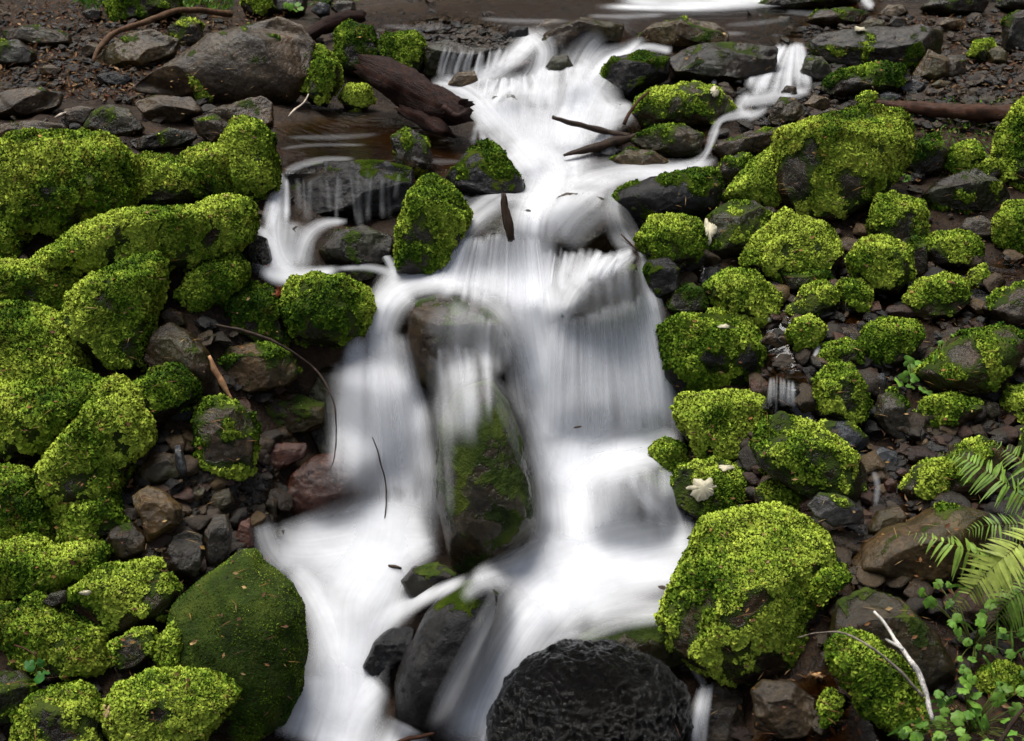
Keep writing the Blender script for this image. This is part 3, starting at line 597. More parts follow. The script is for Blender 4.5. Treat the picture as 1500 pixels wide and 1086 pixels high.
rock('small mossy knob left of the tall shaggy boulder', 'mossy_rock', '1434,262 1440,236 1458,232 1466,258 1452,270', 'dark', .7, .5, .1, group=BRT)
rock('moss covered rock with one bare dark patch above the big green block', 'mossy_boulder', '1035,417 1063,396 1104,397 1138,430 1136,460 1112,480 1071,464 1040,438', 'dark', .84, .7, .02, group=BRT, cat='boulder')
rock('left one of two joined moss humps in mid bank', 'mossy_rock', '1150,463 1178,421 1207,411 1227,430 1225,453 1187,471', 'dark', .8, .64, .0, group=BRT)
rock('right one of two joined moss humps with a bare wet base', 'mossy_rock', '1222,432 1234,409 1262,409 1278,430 1267,459 1233,464', 'dark', .78, .58, .0, group=BRT)
rock('mossy dome with brown right shoulder left of the grey slope', 'mossy_boulder', '1327,438 1344,414 1385,402 1412,409 1421,442 1396,464 1350,472 1332,458', 'brown', .7, .62, .0, group=BRT, cat='boulder')
rock('big block with flat dark top and green mossy front', 'mossy_boulder', '971,480 1000,465 1050,460 1105,464 1112,492 1118,526 1102,566 1060,579 1004,582 977,552', 'black', .76, .56, .0, group=BRT, cat='boulder', off=.04, nf=7, flat=.68, up=-.1)
rock('little bright moss button stone in the trickle', 'mossy_rock', '1153,489 1168,467 1190,464 1207,480 1197,503 1170,512', 'dark', .93, .88, .0, group=BRT, off=.04)
rock('flat brown stone in the trickle left of the moss button', 'stone', '1110,502 1125,487 1152,487 1161,501 1140,513', 'brown', wet=True, group=RC)
rock('round dark green moss boulder in the centre of the right bank', 'mossy_boulder', '1254,507 1272,477 1300,469 1342,471 1350,496 1336,525 1300,539 1265,528', 'brown', .76, .48, .0, group=BRT, cat='boulder')
rock('patchy moss rock left of the round dark green one', 'mossy_rock', '1197,533 1213,504 1240,497 1262,509 1265,532 1235,544 1208,549', 'dark', .7, .55, .0, group=BRT)
rock('upright moss boulder with grey streak below the patchy one', 'mossy_boulder', '1197,552 1213,537 1247,534 1261,560 1273,591 1262,616 1235,622 1208,604 1199,577', 'grey', .8, .66, .0, group=BRT, cat='boulder', off=.04)
rock('slim leaning stone edged with moss beside small brown cobbles', 'mossy_rock', '1280,613 1288,580 1310,569 1325,585 1328,611 1338,637 1320,650 1293,634', 'grey', .55, .6, .0, wet=True, group=BRT)
rock('low moss cushion under the big oval boulder', 'mossy_rock', '1339,607 1354,584 1400,577 1434,591 1439,606 1411,624 1390,634 1353,622', 'brown', .72, .64, .05, group=BRT)
rock('big oval brown boulder with thin moss on the right bank', 'mossy_boulder', '1342,547 1378,510 1416,486 1467,476 1497,491 1500,516 1475,553 1440,580 1400,582 1363,574', 'brown', .50, .36, .12, group=BRT, cat='boulder', am=.03, nf=3, off=.04)
rock('moss rock cut by the right edge below the oval boulder', 'mossy_rock', '1469,592 1480,569 1540,564 1540,625 1490,621', 'dark', .75, .5, .0, group=BRT)
rock('grey sloping rock with moss flecks at the right edge', 'mossy_boulder', '1437,452 1460,424 1500,414 1540,419 1540,484 1470,480', 'grey', .4, .5, .0, wet=True, group=BRT, cat='boulder')
rock('tawny cobble in the gap under the round dark green boulder', 'stone', '1262,548 1274,540 1286,545 1282,554 1268,556', 'tan', wet=True, group=RC)
rock('purple grey upright cobble beside the tawny one', 'stone', '1278,572 1283,549 1295,546 1299,562 1292,576', 'blue', wet=True, group=RC, off=.02)
rock('square mossy block above the big split boulder', 'mossy_boulder', '990,602 999,579 1040,576 1098,574 1126,590 1126,622 1107,659 1068,674 1018,664 1003,637', 'dark', .9, .82, .0, group=BRT, cat='boulder', off=.04, nf=5, flat=.72)
rock('big boulder with moss over dark bare rock and sharp right edge', 'mossy_boulder', '1101,657 1119,621 1145,606 1190,625 1235,649 1267,690 1273,738 1225,750 1185,738 1145,708 1110,684', 'dark', .66, .66, .0, wet=True, group=BRT, cat='boulder', nf=6, flat=.68, off=.04)
rock('bare blue grey foot of stone under the sharp edged boulder', 'stone', '1180,740 1200,721 1240,727 1264,745 1264,768 1220,771 1193,757', 'blue', .3, .4, wet=True, group=BRT, off=.10)
rock('grey capped stone behind the sharp edged boulder', 'stone', '1183,627 1210,616 1242,616 1271,640 1266,661 1233,662', 'blue', .42, .5, .0, wet=True, group=BRT)
rock('small blue grey stone in the trickle right of the sharp edge', 'stone', '1278,666 1290,654 1314,661 1318,680 1295,688', 'blue', wet=True, group=RC)
rock('dark moss hump holding a large white dead leaf', 'mossy_boulder', '982,717 998,684 1050,674 1092,689 1118,715 1122,748 1080,765 1018,760 992,742', 'dark', .66, .36, .0, wet=True, group=BRT, cat='boulder')
rock('moss ridge joining the leaf hump to the sharp edged boulder', 'mossy_rock', '1107,718 1140,697 1187,704 1193,737 1150,752 1115,748', 'dark', .82, .6, .0, group=BRT, off=.03)
rock('largest bright moss boulder at the lower right of the falls', 'mossy_boulder', '972,908 983,870 1008,815 1038,765 1088,747 1125,744 1167,757 1207,780 1218,812 1198,862 1193,922 1209,974 1181,990 1130,996 1068,994 1022,970 982,944', 'brown', .84, .84, .04, group=BRT, cat='boulder', off=.05, nf=5, flat=.72, e=.68)
rock('broad smooth brown wet boulder behind the fern', 'boulder', '1243,833 1267,799 1300,775 1333,766 1367,745 1400,738 1442,749 1453,772 1422,829 1367,853 1317,855 1281,850', 'tan', .10, .3, .0, wet=True, group=BRT, cat='boulder', am=.025, nf=3)
rock('brown wet angular stone above the broad smooth boulder', 'stone', '1270,777 1285,749 1317,741 1328,756 1312,779 1285,794', 'brown', wet=True, group=RC, nf=7)
rock('dark olive slick slab beside the white birch twig', 'rock_slab', '1210,935 1228,880 1270,858 1322,878 1373,930 1400,984 1362,1016 1300,996 1238,966', 'olive', .25, .06, .0, wet=True, group=BRT, kd=.6, am=.03)
rock('long moss boulder with hanging fringe left of the birch twig', 'mossy_boulder', '1216,942 1245,924 1279,936 1313,965 1347,1016 1344,1060 1315,1070 1281,1054 1251,1018 1222,978', 'dark', .9, .58, .0, group=BRT, cat='boulder', off=.10, msz=1.1)
rock('bare rounded grey brown stone at the bottom right of the falls', 'boulder', '1100,1012 1117,999 1160,997 1203,1030 1211,1052 1192,1077 1140,1083 1106,1066', 'slab', .0, wet=True, group=RC, cat='boulder', off=.05, nf=6, flat=.72)
rock('small dark moss tuft right of the bare rounded stone', 'mossy_rock', '1201,1042 1214,1009 1232,1019 1228,1064 1208,1067', 'dark', .8, .35, .0, group=BRT)
rock('mossy mound with bare right flank under the dark fern fronds', 'mossy_boulder', '1322,718 1344,684 1380,671 1393,700 1373,734 1340,740', 'dark', .66, .72, .05, group=BRT, cat='boulder')
rock('dull brown boulder behind the upper fern fronds', 'mossy_boulder', '1372,692 1398,650 1440,639 1473,660 1464,724 1410,740 1377,727', 'brown', .4, .4, .15, group=BRT, cat='boulder')
rock('narrow moss strip stone right of the largest bright boulder', 'mossy_rock', '1192,864 1204,839 1236,827 1243,845 1217,872 1200,894', 'dark', .85, .7, .1, group=BRT, off=.06)
rock('small dark cobble by the largest bright moss boulder', 'stone', '1214,816 1224,806 1238,812 1238,826 1222,828', 'dark', wet=True, group=RC)
rock('rusty round cobble below the blue grey trickle stone', 'stone', '1311,692 1320,685 1330,690 1328,699 1316,700', 'red', group=RC, off=.03)
rock('glossy rusty cobble left of the mossy mound with bare flank', 'stone', '1294,708 1304,700 1314,706 1312,722 1298,724', 'red', wet=True, group=RC, off=.02)
rock('dark cobble in the lower trickle near the fern', 'stone', '1338,602 1345,592 1358,594 1360,608 1346,612', 'dark', wet=True, group=RC)
rock('dark round cobble in the gap right of the low moss cushion', 'stone', '1438,604 1446,588 1462,590 1466,608 1450,616', 'dark', wet=True, group=RC, off=.02)
rock('mossy stone cut by the right edge above the fern', 'mossy_rock', '1492,660 1500,628 1545,624 1545,690 1505,690', 'dark', .75, .5, .0, group=BRT)
rock('wet dark stone under the little middle trickle', 'stone', '1118,598 1128,568 1160,560 1190,575 1196,600 1160,616', 'slick', wet=True, group=RC, veil=True)
rock('flat dark mossy rock above the big green block left end', 'mossy_rock', '975,455 985,425 1015,414 1036,428 1040,455 1005,466', 'dark', .45, .25, wet=True, group=BRT)
rock('dim mossy rock in the gap right of the moss with bare patch', 'mossy_rock', '1142,400 1165,395 1210,398 1222,412 1180,424 1150,430', 'dark', .6, .35, group=BRT)
rock('mossy rock right of the mossy dome in the bank gap', 'mossy_rock', '1416,420 1424,396 1442,388 1448,408 1436,428', 'dark', .75, .5, group=BRT)
rock('low yellow moss hummock behind the leafy plants', 'mossy_rock', '1432,1010 1440,982 1468,972 1498,980 1502,1010 1470,1024', 'dark', .95, .85, .1, group=BRT)
rock('dark wet stone under the white dead twig in the bank corner', 'stone', '1290,1062 1320,1052 1350,1064 1352,1084 1310,1092', 'dark', wet=True, group=RC)

# ------------------------------------------------------------------ loose stones and litter on the ground (nobody could count them)
def gravel(name, n, us, vs_, smin, smax, palette, seed, flat=.55, pw=2.2, kind='stuff', lift=0.0, smooth=False, dim=.24):
    r = np.random.default_rng(seed); V0, T0 = ico(2 if smooth else 1)
    u = us[0]+(us[1]-us[0])*r.random(n); v = vs_[0]+(vs_[1]-vs_[0])*r.random(n)
    if n == 1700:
        ok = ~((u > 430) & (u < 1000) & (v > 90)); u, v = u[ok], v[ok]; n = len(u)
    d = depth_at(u, v); p = P(u, v, d); p[:, 2] = Zt(p[:, 0], p[:, 1])
    s = smin+(smax-smin)*r.random(n)**pw
    VV = []; TT = []; CC = []
    pal = np.array(palette)
    for i in range(n):
        q = V0*(1+(.28*fbm(V0*1.3+r.random(3)*40, 2)[:, None] if smooth else .22*r.normal(size=(len(V0), 1)).clip(-1, 1)))*np.array([1, .6+.4*r.random(), flat*(.6+.5*r.random())])*s[i]
        a = r.random()*6.28; c_, s_ = math.cos(a), math.sin(a); tl = r.normal()*.3
        if smooth:
            for _ in range(5):
                nz = r.normal(size=3); nz /= np.linalg.norm(nz); hq = q@nz; q = q-nz*np.maximum(0, hq-hq.max()*(.55+.2*r.random()))[:, None]
        x = q[:, 0]*c_-q[:, 1]*s_; y = q[:, 0]*s_+q[:, 1]*c_; z = q[:, 2]+x*math.sin(tl)
        VV.append(np.stack([x, y, z], 1)+p[i]+np.array([0, 0, s[i]*.18+lift])); TT.append(T0+i*len(V0))
        CC.append(np.repeat((pal[r.integers(len(pal))]*dim*np.exp(.35*r.normal()))[None], len(V0), 0))
    o = mesh_obj(name, np.concatenate(VV), np.concatenate(TT), PEB, attrs={'tint': np.concatenate(CC)}, smooth=smooth)
    o['kind'] = kind; return o
PAL = [(.03, .024, .017), (.055, .040, .025), (.10, .068, .036), (.09, .042, .022), (.04, .038, .036), (.02, .016, .012), (.12, .085, .05)]
PAL2 = [(.07, .035, .02), (.10, .05, .03), (.05, .03, .02), (.12, .08, .05), (.04, .035, .03)]
gravel('gravel', 1700, (-60, 1560), (-20, 1150), .012, .045, PAL, 11)
gravel('gravel', 1500, (1080, 1560), (25, 190), .008, .035, PAL+PAL2, 12)
gravel('gravel', 800, (-60, 330), (10, 150), .008, .030, PAL2+PAL, 13)
gravel('gravel', 700, (500, 760), (20, 75), .010, .034, PAL2+PAL, 14)
gravel('gravel', 200, (180, 400), (680, 860), .012, .040, PAL, 15)
gravel('gravel', 500, (1120, 1500), (440, 860), .012, .040, PAL+PAL2, 16)

WETB = [(.05, .030, .014), (.03, .02, .012), (.08, .05, .022), (.045, .02, .012), (.02, .016, .012)]
gravel('gravel', 420, (985, 1540), (330, 900),   .02, .07, WETB, 31, dim=.62, flat=.6, lift=.004, smooth=True)
gravel('gravel', 120, (200, 420), (640, 830), .025, .06, WETB, 32, dim=.55, flat=.6, smooth=True)
def flakes(name, n, us, vs_, size, palette, seed, mat=None, lift=.01, up=.6):
    """dead leaves, needles or small green leaves strewn on the ground as one mass"""
    r = np.random.default_rng(seed)
    u = us[0]+(us[1]-us[0])*r.random(n); v = vs_[0]+(vs_[1]-vs_[0])*r.random(n)
    d = depth_at(u, v); p = P(u, v, d); p[:, 2] = Zt(p[:, 0], p[:, 1])+lift*(.3+1.4*r.random(n))
    dr = r.normal(size=(n, 3))*np.array([1, 1, up]); dr /= np.linalg.norm(dr, axis=1)[:, None]
    sd_ = np.cross(dr, r.normal(size=(n, 3))*.5+np.array([0, 0, 1.])); sd_ /= np.linalg.norm(sd_, axis=1)[:, None]
    L = (size*(.5+r.random(n)))[:, None]; Wd = L*(.22+.25*r.random((n, 1))); up_ = np.cross(sd_, dr)
    V = np.stack([p-dr*L, p+sd_*Wd+up_*L*.15, p+dr*L, p-sd_*Wd+up_*L*.15], 1).reshape(-1, 3)
    T = (np.arange(n)[:, None]*4+np.arange(4)).reshape(-1, 4)
    c = np.array(palette)[r.integers(len(palette), size=n)]*np.exp(.3*r.normal(size=(n, 1)))
    o = mesh_obj(name, V, T, mat or LEAF, attrs={'tint': np.repeat(c, 4, 0)}, smooth=False); o['kind'] = 'stuff'; return o
LIT = [(.09, .035, .018), (.14, .07, .03), (.05, .022, .013), (.20, .12, .06), (.10, .06, .03)]
GRN = [(.06, .14, .012), (.09, .20, .02), (.04, .10, .01), (.12, .21, .02)]
flakes('leaf_litter', 3800, (-60, 420), (0, 150), .013, LIT, 21, PALE)
flakes('leaf_litter', 2600, (1240, 1560), (25, 260), .012, LIT, 22, PALE)
flakes('leaf_litter', 1800, (1000, 1560), (260, 1100), .012, LIT, 23, PALE)
flakes('leaf_litter', 500, (150, 400), (700, 860), .012, LIT, 24, PALE)
flakes('undergrowth', 2600, (115, 340), (-40, 26), .022, GRN, 25, LEAF, .09, 1.3)
flakes('undergrowth', 700, (400, 520), (-40, 14), .018, GRN, 26, LEAF, .06, 1.3)
flakes('undergrowth', 900, (1290, 1560), (150, 260), .010, GRN, 27, LEAF, .02, 1.2)

# ------------------------------------------------------------------ water: depth of the bed the water runs over
SU, SV = 6, 6
UU = np.arange(-90, 1600, SU); VV_ = np.arange(-60, 1190, SV)
mu, mv = np.meshgrid(UU, VV_)
BED = depth_at(mu.ravel(), mv.ravel())
bvh = BVHTree.FromPolygons([Vector(x) for x in np.concatenate(wetV)], [tuple(int(y) for y in x) for x in np.concatenate(wetT)])
rr_ = ray(mu.ravel(), mv.ravel()); ln_ = np.linalg.norm(rr_, axis=1); o_ = Vector(CAM)
for i in range(len(BED)):
    h = bvh.ray_cast(o_, Vector(rr_[i]))
    if h[0] is not None: BED[i] = min(BED[i], h[3]/ln_[i])
BED = BED.reshape(mu.shape)
def blur(a, k):
    g = np.exp(-.5*(np.arange(-3*k, 3*k+1)/k)**2); g /= g.sum(); n = 3*k
    b_ = np.pad(a, n, mode='edge')
    b_ = sum(b_[:, j:j+a.shape[1]]*g[j] for j in range(2*n+1))
    return sum(b_[j:j+a.shape[0]]*g[j] for j in range(2*n+1))
def minf(a, k):
    b_ = np.pad(a, k, mode='edge'); out = a.copy()
    for dy in range(2*k+1):
        for dx in range(2*k+1): out = np.minimum(out, b_[dy:dy+a.shape[0], dx:dx+a.shape[1]])
    return out
SMOOTH = np.minimum(blur(minf(BED, 1), 2), BED)
SMOOTH = blur(SMOOTH, 1)
def bed(u, v, A=None):
    A = SMOOTH if A is None else A
    x = np.clip((np.asarray(u)-UU[0])/SU, 0, A.shape[1]-1.001); y = np.clip((np.asarray(v)-VV_[0])/SV, 0, A.shape[0]-1.001)
    i = x.astype(int); j = y.astype(int); fx = x-i; fy = y-j
    return (A[j, i]*(1-fx)+A[j, i+1]*fx)*(1-fy)+(A[j+1, i]*(1-fx)+A[j+1, i+1]*fx)*fy

# still, clear brown water
POOL, t = newmat('clear brown water')
fr = N(t, 'ShaderNodeFresnel'); fr.inputs['IOR'].default_value = 1.33
gl = N(t, 'ShaderNodeBsdfGlossy'); gl.inputs['Roughness'].default_value = .12
tp = N(t, 'ShaderNodeBsdfTransparent')
bp = N(t, 'ShaderNodeBump'); bp.inputs['Strength'].default_value = .4; bp.inputs['Distance'].default_value = .02
t.links.new(tex(t, 9, 3, .5, None, (1, 2.5, 1)), bp.inputs['Height'])
t.links.new(bp.outputs[0], gl.inputs['Normal']); t.links.new(bp.outputs[0], fr.inputs['Normal'])
al = N(t, 'ShaderNodeAttribute', attribute_name='alpha').outputs['Fac']
t.links.new(mixrgb(t, al, (1, 1, 1, 1), (.55, .37, .16, 1)), tp.inputs[0])
mx = N(t, 'ShaderNodeMixShader'); t.links.new(math_(t, 'MULTIPLY', fr.outputs[0], al), mx.inputs[0])
t.links.new(tp.outputs[0], mx.inputs[1]); t.links.new(gl.outputs[0], mx.inputs[2])
o = N(t, 'ShaderNodeOutputMaterial'); t.links.new(mx.outputs[0], o.inputs[0])
def pool(poly, lift=.003, step=6.0):
    p = np.array(poly, float); lo = p.min(0); hi = p.max(0)
    us = np.arange(lo[0], hi[0]+step, step); vs2 = np.arange(lo[1], hi[1]+step, step)
    a, b_ = np.meshgrid(us, vs2); ins = np.zeros(a.shape, bool); dist = np.full(a.shape, 1e9)
    for i in range(len(p)):
        x1, y1 = p[i]; x2, y2 = p[(i+1) % len(p)]
        cnd = ((y1 > b_) != (y2 > b_)) & (a < (x2-x1)*(b_-y1)/(y2-y1+1e-9)+x1); ins ^= cnd
        tt = np.clip(((a-x1)*(x2-x1)+(b_-y1)*(y2-y1))/((x2-x1)**2+(y2-y1)**2+1e-9), 0, 1)
        dist = np.minimum(dist, np.hypot(a-x1-tt*(x2-x1), b_-y1-tt*(y2-y1)))
    V = P(a, b_, bed(a, b_)); V[..., 2] += lift
    idx = np.arange(a.size).reshape(a.shape)
    k = ins[:-1, :-1] & ins[1:, 1:] & ins[:-1, 1:] & ins[1:, :-1]
    T = np.stack([idx[1:, :-1], idx[1:, 1:], idx[:-1, 1:], idx[:-1, :-1]], -1)[k]
    us_ = np.unique(T); re = np.full(a.size, -1); re[us_] = np.arange(len(us_))
    o = mesh_obj('water', V.reshape(-1, 3)[us_], re[T], POOL, attrs={'alpha': np.clip(dist.ravel()[us_]/14, 0, 1)}); o['kind'] = 'structure'
pool([(480, 20), (760, -25), (1300, -25), (1290, 20), (1180, 40), (1130, 80), (960, 95), (900, 70), (760, 62), (700, 40), (640, 30), (560, 60)])
pool([(395, 180), (520, 160), (590, 170), (660, 190), (690, 250), (640, 262), (600, 250), (420, 262), (398, 240)])
pool([(870, 235), (920, 180), (1040, 180), (1060, 215), (1050, 255), (960, 275), (880, 275)])
pool([(990, 385), (1120, 380), (1250, 395), (1440, 385), (1500, 360), (1500, 420), (1430, 480), (1300, 480), (1220, 520), (1200, 600), (1300, 690), (1340, 640), (1480, 600), (1490, 640), (1340, 730), (1280, 800), (1220, 770), (1190, 640), (1120, 620), (1120, 480), (1010, 440)])
pool([(1150, 1000), (1230, 960), (1330, 1040), (1320, 1110), (1080, 1110)])
pool([(240, 690), (400, 640), (420, 760), (340, 800), (280, 720)])

# running water, smoothed by the long exposure into veils: soft edged sheets that follow the bed, whiter where it is broken and deep
SILK, t = newmat('running white water')
uvn = N(t, 'ShaderNodeUVMap', uv_map='flow').outputs[0]
al = N(t, 'ShaderNodeAttribute', attribute_name='alpha').outputs['Fac']
sk = N(t, 'ShaderNodeAttribute', attribute_name='streak').outputs['Fac']
s1 = tex(t, 1.0, 3, .55, uvn, (26, 1.1, 1)); s2 = tex(t, 1.0, 2, .5, uvn, (75, 1.6, 1)); s3 = tex(t, 1.0, 2, .5, uvn, (7, 2.2, 1))
st = math_(t, 'ADD', math_(t, 'MULTIPLY', s1, .5), math_(t, 'ADD', math_(t, 'MULTIPLY', s2, .28), math_(t, 'MULTIPLY', s3, .30)))
st = math_(t, 'MULTIPLY', math_(t, 'SUBTRACT', st, .54), 5.6)
st = math_(t, 'ADD', 1.0, math_(t, 'MULTIPLY', st, sk))
puff = math_(t, 'ADD', .42, math_(t, 'MULTIPLY', tex(t, 5.5, 4, .6), 1.0))
fac = math_(t, 'MULTIPLY', math_(t, 'MULTIPLY', al, puff), st, True); fac = math_(t, 'MINIMUM', fac, .97)
df = N(t, 'ShaderNodeBsdfDiffuse'); df.inputs[0].default_value = (.76, .765, .785, 1)
tl = N(t, 'ShaderNodeBsdfTranslucent'); tl.inputs[0].default_value = (.76, .77, .80, 1)
m1 = N(t, 'ShaderNodeMixShader'); m1.inputs[0].default_value = .3; t.links.new(df.outputs[0], m1.inputs[1]); t.links.new(tl.outputs[0], m1.inputs[2])
bw = N(t, 'ShaderNodeBump'); bw.inputs['Strength'].default_value = .25; bw.inputs['Distance'].default_value = .02
t.links.new(s1, bw.inputs['Height']); t.links.new(bw.outputs[0], df.inputs['Normal'])
tp = N(t, 'ShaderNodeBsdfTransparent')
m2 = N(t, 'ShaderNodeMixShader'); t.links.new(fac, m2.inputs[0]); t.links.new(tp.outputs[0], m2.inputs[1]); t.links.new(m1.outputs[0], m2.inputs[2])
o = N(t, 'ShaderNodeOutputMaterial'); t.links.new(m2.outputs[0], o.inputs[0])
wr = np.random.default_rng(99)
WV, WT, WA, WS, WU, wn = [], [], [], [], [], 0
def catmull(p, step=7.0):
    p = np.asarray(p, float)
    q = np.concatenate([[2*p[0]-p[1]], p, [2*p[-1]-p[-2]]]); out = []
    for i in range(1, len(q)-2):
        n = max(2, int(np.linalg.norm(q[i+1, :2]-q[i, :2])/step))
        tt = np.linspace(0, 1, n, endpoint=False)[:, None]
        out.append(.5*(2*q[i]+(q[i+1]-q[i-1])*tt+(2*q[i-1]-5*q[i]+4*q[i+1]-q[i+2])*tt**2+(3*q[i]-q[i-1]-3*q[i+1]+q[i+2])*tt**3))
    out.append(q[-2:-1]); return np.concatenate(out)
def ribbon(pts, hw, a=.8, st=.6, lift=.014, na=9, fin=.12, fout=.18, soft=1.0):
    """pts: where the flow runs, hw: half width, a: whiteness, st: how streaky, fin/fout: how it thins at its ends"""
    global wn
    n0 = len(pts); hw = np.broadcast_to(np.asarray(hw, float), (n0,)) if np.ndim(hw) == 0 or len(hw) == n0 else np.interp(np.linspace(0, 1, n0), np.linspace(0, 1, len(hw)), hw)
    c = catmull(np.column_stack([np.asarray(pts, float), hw]))
    xy = c[:, :2]; W = np.maximum(c[:, 2], 1)*1.22
    tg = np.gradient(xy, axis=0); tg /= np.maximum(np.linalg.norm(tg, axis=1), 1e-6)[:, None]
    k = min(7, len(tg)); ker = np.ones(k)/k
    if len(tg) > 9: tg = np.stack([np.convolve(np.pad(tg[:, j], (k//2, k-1-k//2), mode='edge'), ker, 'valid') for j in (0, 1)], 1); tg /= np.linalg.norm(tg, axis=1)[:, None]
    pr = np.stack([-tg[:, 1], tg[:, 0]], 1)
    s = np.concatenate([[0], np.cumsum(np.linalg.norm(np.diff(xy, axis=0), axis=1))])
    if np.max(W) > 30: na = 15
    tt = np.linspace(-1, 1, na)
    q = xy[:, None, :]+pr[:, None, :]*(W[:, None]*tt[None, :])[..., None]
    d = bed(q[..., 0], q[..., 1]); lf = lift*(1+.35*(1-tt**2))[None, :]+wr.random()*.006
    V = P(q[..., 0], q[..., 1], d-lf); V[..., 2] += .009
    e = s/s[-1]
    f = sstep(0, max(fin, 1e-3), e)*sstep(0, max(fout, 1e-3), 1-e)
    A = a*f[:, None]*((1-tt**2)**(1.7*soft))[None, :]
    m, n = q.shape[:2]; idx = np.arange(m*n).reshape(m, n)+wn; wn += m*n
    WT.append(np.stack([idx[1:, :-1], idx[1:, 1:], idx[:-1, 1:], idx[:-1, :-1]], -1).reshape(-1, 4))
    WV.append(V.reshape(-1, 3)); WA.append(A.ravel()); WS.append(np.full(m*n, st))
    ou, ov = wr.random()*40, wr.random()*40
    WU.append(np.stack([ou+(W[:, None]*tt[None, :])/500., ov+np.repeat(s[:, None], na, 1)/500.], -1).reshape(-1, 2))
def along(c, t_):
    c = np.asarray(c, float); l = np.concatenate([[0], np.cumsum(np.linalg.norm(np.diff(c, axis=0), axis=1))]); l /= l[-1]
    return np.array([np.interp(t_, l, c[:, 0]), np.interp(t_, l, c[:, 1])])
FANA = .78
def fan(top, bot, n, hw=(5, 11), a=(.25, .6), st=.6, jit=.03, lift=.018, fin=.05, fout=.25, sag=.5, ragged=6):
    for i in range(n):
        k = (i+wr.random())/n
        p0 = along(top, k); p3 = along(bot, np.clip(k+wr.normal()*jit, 0, 1))
        p0 = p0+np.array([0, wr.normal()*ragged*.5]); p3 = p3+np.array([0, wr.normal()*ragged*1.5])
        x1 = p0[0]+(p3[0]-p0[0])*(.33+.25*(1-sag)*0+.12*sag); x2 = p0[0]+(p3[0]-p0[0])*(.66+.16*sag)
        h = hw[0]+(hw[1]-hw[0])*wr.random()
        ribbon([p0, (x1, p0[1]+(p3[1]-p0[1])*.33), (x2, p0[1]+(p3[1]-p0[1])*.66), p3], [h*.65, h, h*1.15, h*1.3], (a[0]+(a[1]-a[0])*wr.random())*FANA, st, lift+wr.random()*.012, 7, fin, fout)
# far pool and lip
ribbon([(1190, -6), (1090, 6), (1000, 13), (870, 12)], [10, 10, 7, 4], .85, .3)
ribbon([(1100, 2), (1010, 6), (900, 4)], [9, 8, 5], .8, .3)
ribbon([(1262, -6), (1272, 8), (1280, 14)], [8, 8, 5], .5, .5)
for (u0, v0, u1, v1, h_, a_) in ((700, 30, 840, 34, 3, .12), (860, 26, 980, 24, 3, .18), (1060, 40, 1160, 30, 3, .14), (960, 48, 1100, 52, 3, .12), (560, 40, 660, 44, 3, .08), (1150, 20, 1230, 22, 3, .12), (420, 205, 560, 200, 3, .08), (600, 235, 680, 240, 3, .10), (940, 225, 1030, 222, 4, .10)):
    ribbon([(u0, v0), ((u0+u1)/2, (v0+v1)/2+2), (u1, v1)], [h_, h_*1.5, h_], a_, .8)
# cascade head
ribbon([(782, 44), (768, 72), (735, 100), (700, 116), (660, 122)], [12, 18, 16, 14, 8], .75, .5)
ribbon([(772, 46), (800, 72), (795, 110), (770, 150), (775, 205)], [14, 24, 28, 34, 38], .48, 1.0)
ribbon([(885, 52), (862, 78), (845, 115), (830, 165), (808, 225)], [12, 24, 36, 44, 42], .58, 1.0)
ribbon([(945, 58), (920, 80), (885, 98), (858, 135), (835, 185), (812, 240)], [8, 16, 26, 34, 40, 44], .66, 1.0)
ribbon([(985, 78), (945, 72), (925, 84)], [6, 6, 4], .6, .4)
ribbon([(640, 120), (690, 140), (728, 180), (765, 220), (800, 265)], [10, 22, 30, 36, 44], .68, .8)
ribbon([(630, 124), (668, 130), (705, 155), (735, 195)], [8, 16, 22, 24], .6, .9)
ribbon([(905, 150), (915, 165), (880, 178), (850, 200)], [10, 18, 26, 20], .6, .5)
ribbon([(860, 120), (885, 150), (895, 175)], [22, 26, 16], .55, .6)
ribbon([(770, 120), (740, 135), (720, 160), (735, 190)], [14, 22, 26, 26], .75, .6)
fan([(652, 72), (700, 78), (760, 72)], [(640, 118), (700, 112), (752, 100)], 16, (2.5, 5), (.25, .7), .5, .02, ragged=3)
fan([(700, 116), (740, 116), (785, 112)], [(690, 140), (730, 148), (790, 150)], 16, (3, 6), (.4, .85), .4, .02, ragged=3)
fan([(790, 100), (820, 96), (860, 90)], [(770, 160), (820, 170), (880, 165)], 14, (5, 11), (.35, .8), .6, ragged=5)
fan([(720, 150), (800, 160), (905, 150)], [(735, 215), (800, 240), (890, 200)], 22, (8, 18), (.2, .55), .9, ragged=8)
fan([(1000, 90), (1050, 92), (1100, 96)], [(1000, 122), (1045, 122), (1100, 132)], 9, (2, 4), (.12, .3), .4, .02, ragged=3)
# white heart of the upper chute
ribbon([(765, 190), (795, 222), (812, 252), (800, 285), (782, 320), (776, 372)], [40, 50, 54, 48, 40, 36], .8, .7, soft=.8)
ribbon([(745, 215), (775, 235), (800, 262), (790, 300), (770, 330)], [26, 36, 40, 36, 30], .6, .6)
ribbon([(850, 190), (830, 225), (815, 255), (800, 290)], [36, 42, 42, 34], .55, .8)
ribbon([(1052, 238), (1005, 250), (930, 252), (870, 262), (820, 285)], [7, 12, 16, 24, 28], .55, .5)
ribbon([(985, 262), (920, 262), (870, 280), (835, 305), (800, 345)], [10, 16, 24, 30, 34], .5, .6)
ribbon([(890, 262), (880, 300), (845, 330), (820, 365)], [16, 24, 30, 24], .4, .8)
ribbon([(900, 285), (902, 320), (915, 350), (930, 372)], [10, 18, 20, 14], .35, .8)
ribbon([(690, 215), (700, 190), (712, 215), (735, 240)], [5, 7, 8, 10], .5, .5)
ribbon([(768, 275), (720, 300), (680, 335), (650, 385)], [14, 20, 22, 18], .55, .8)
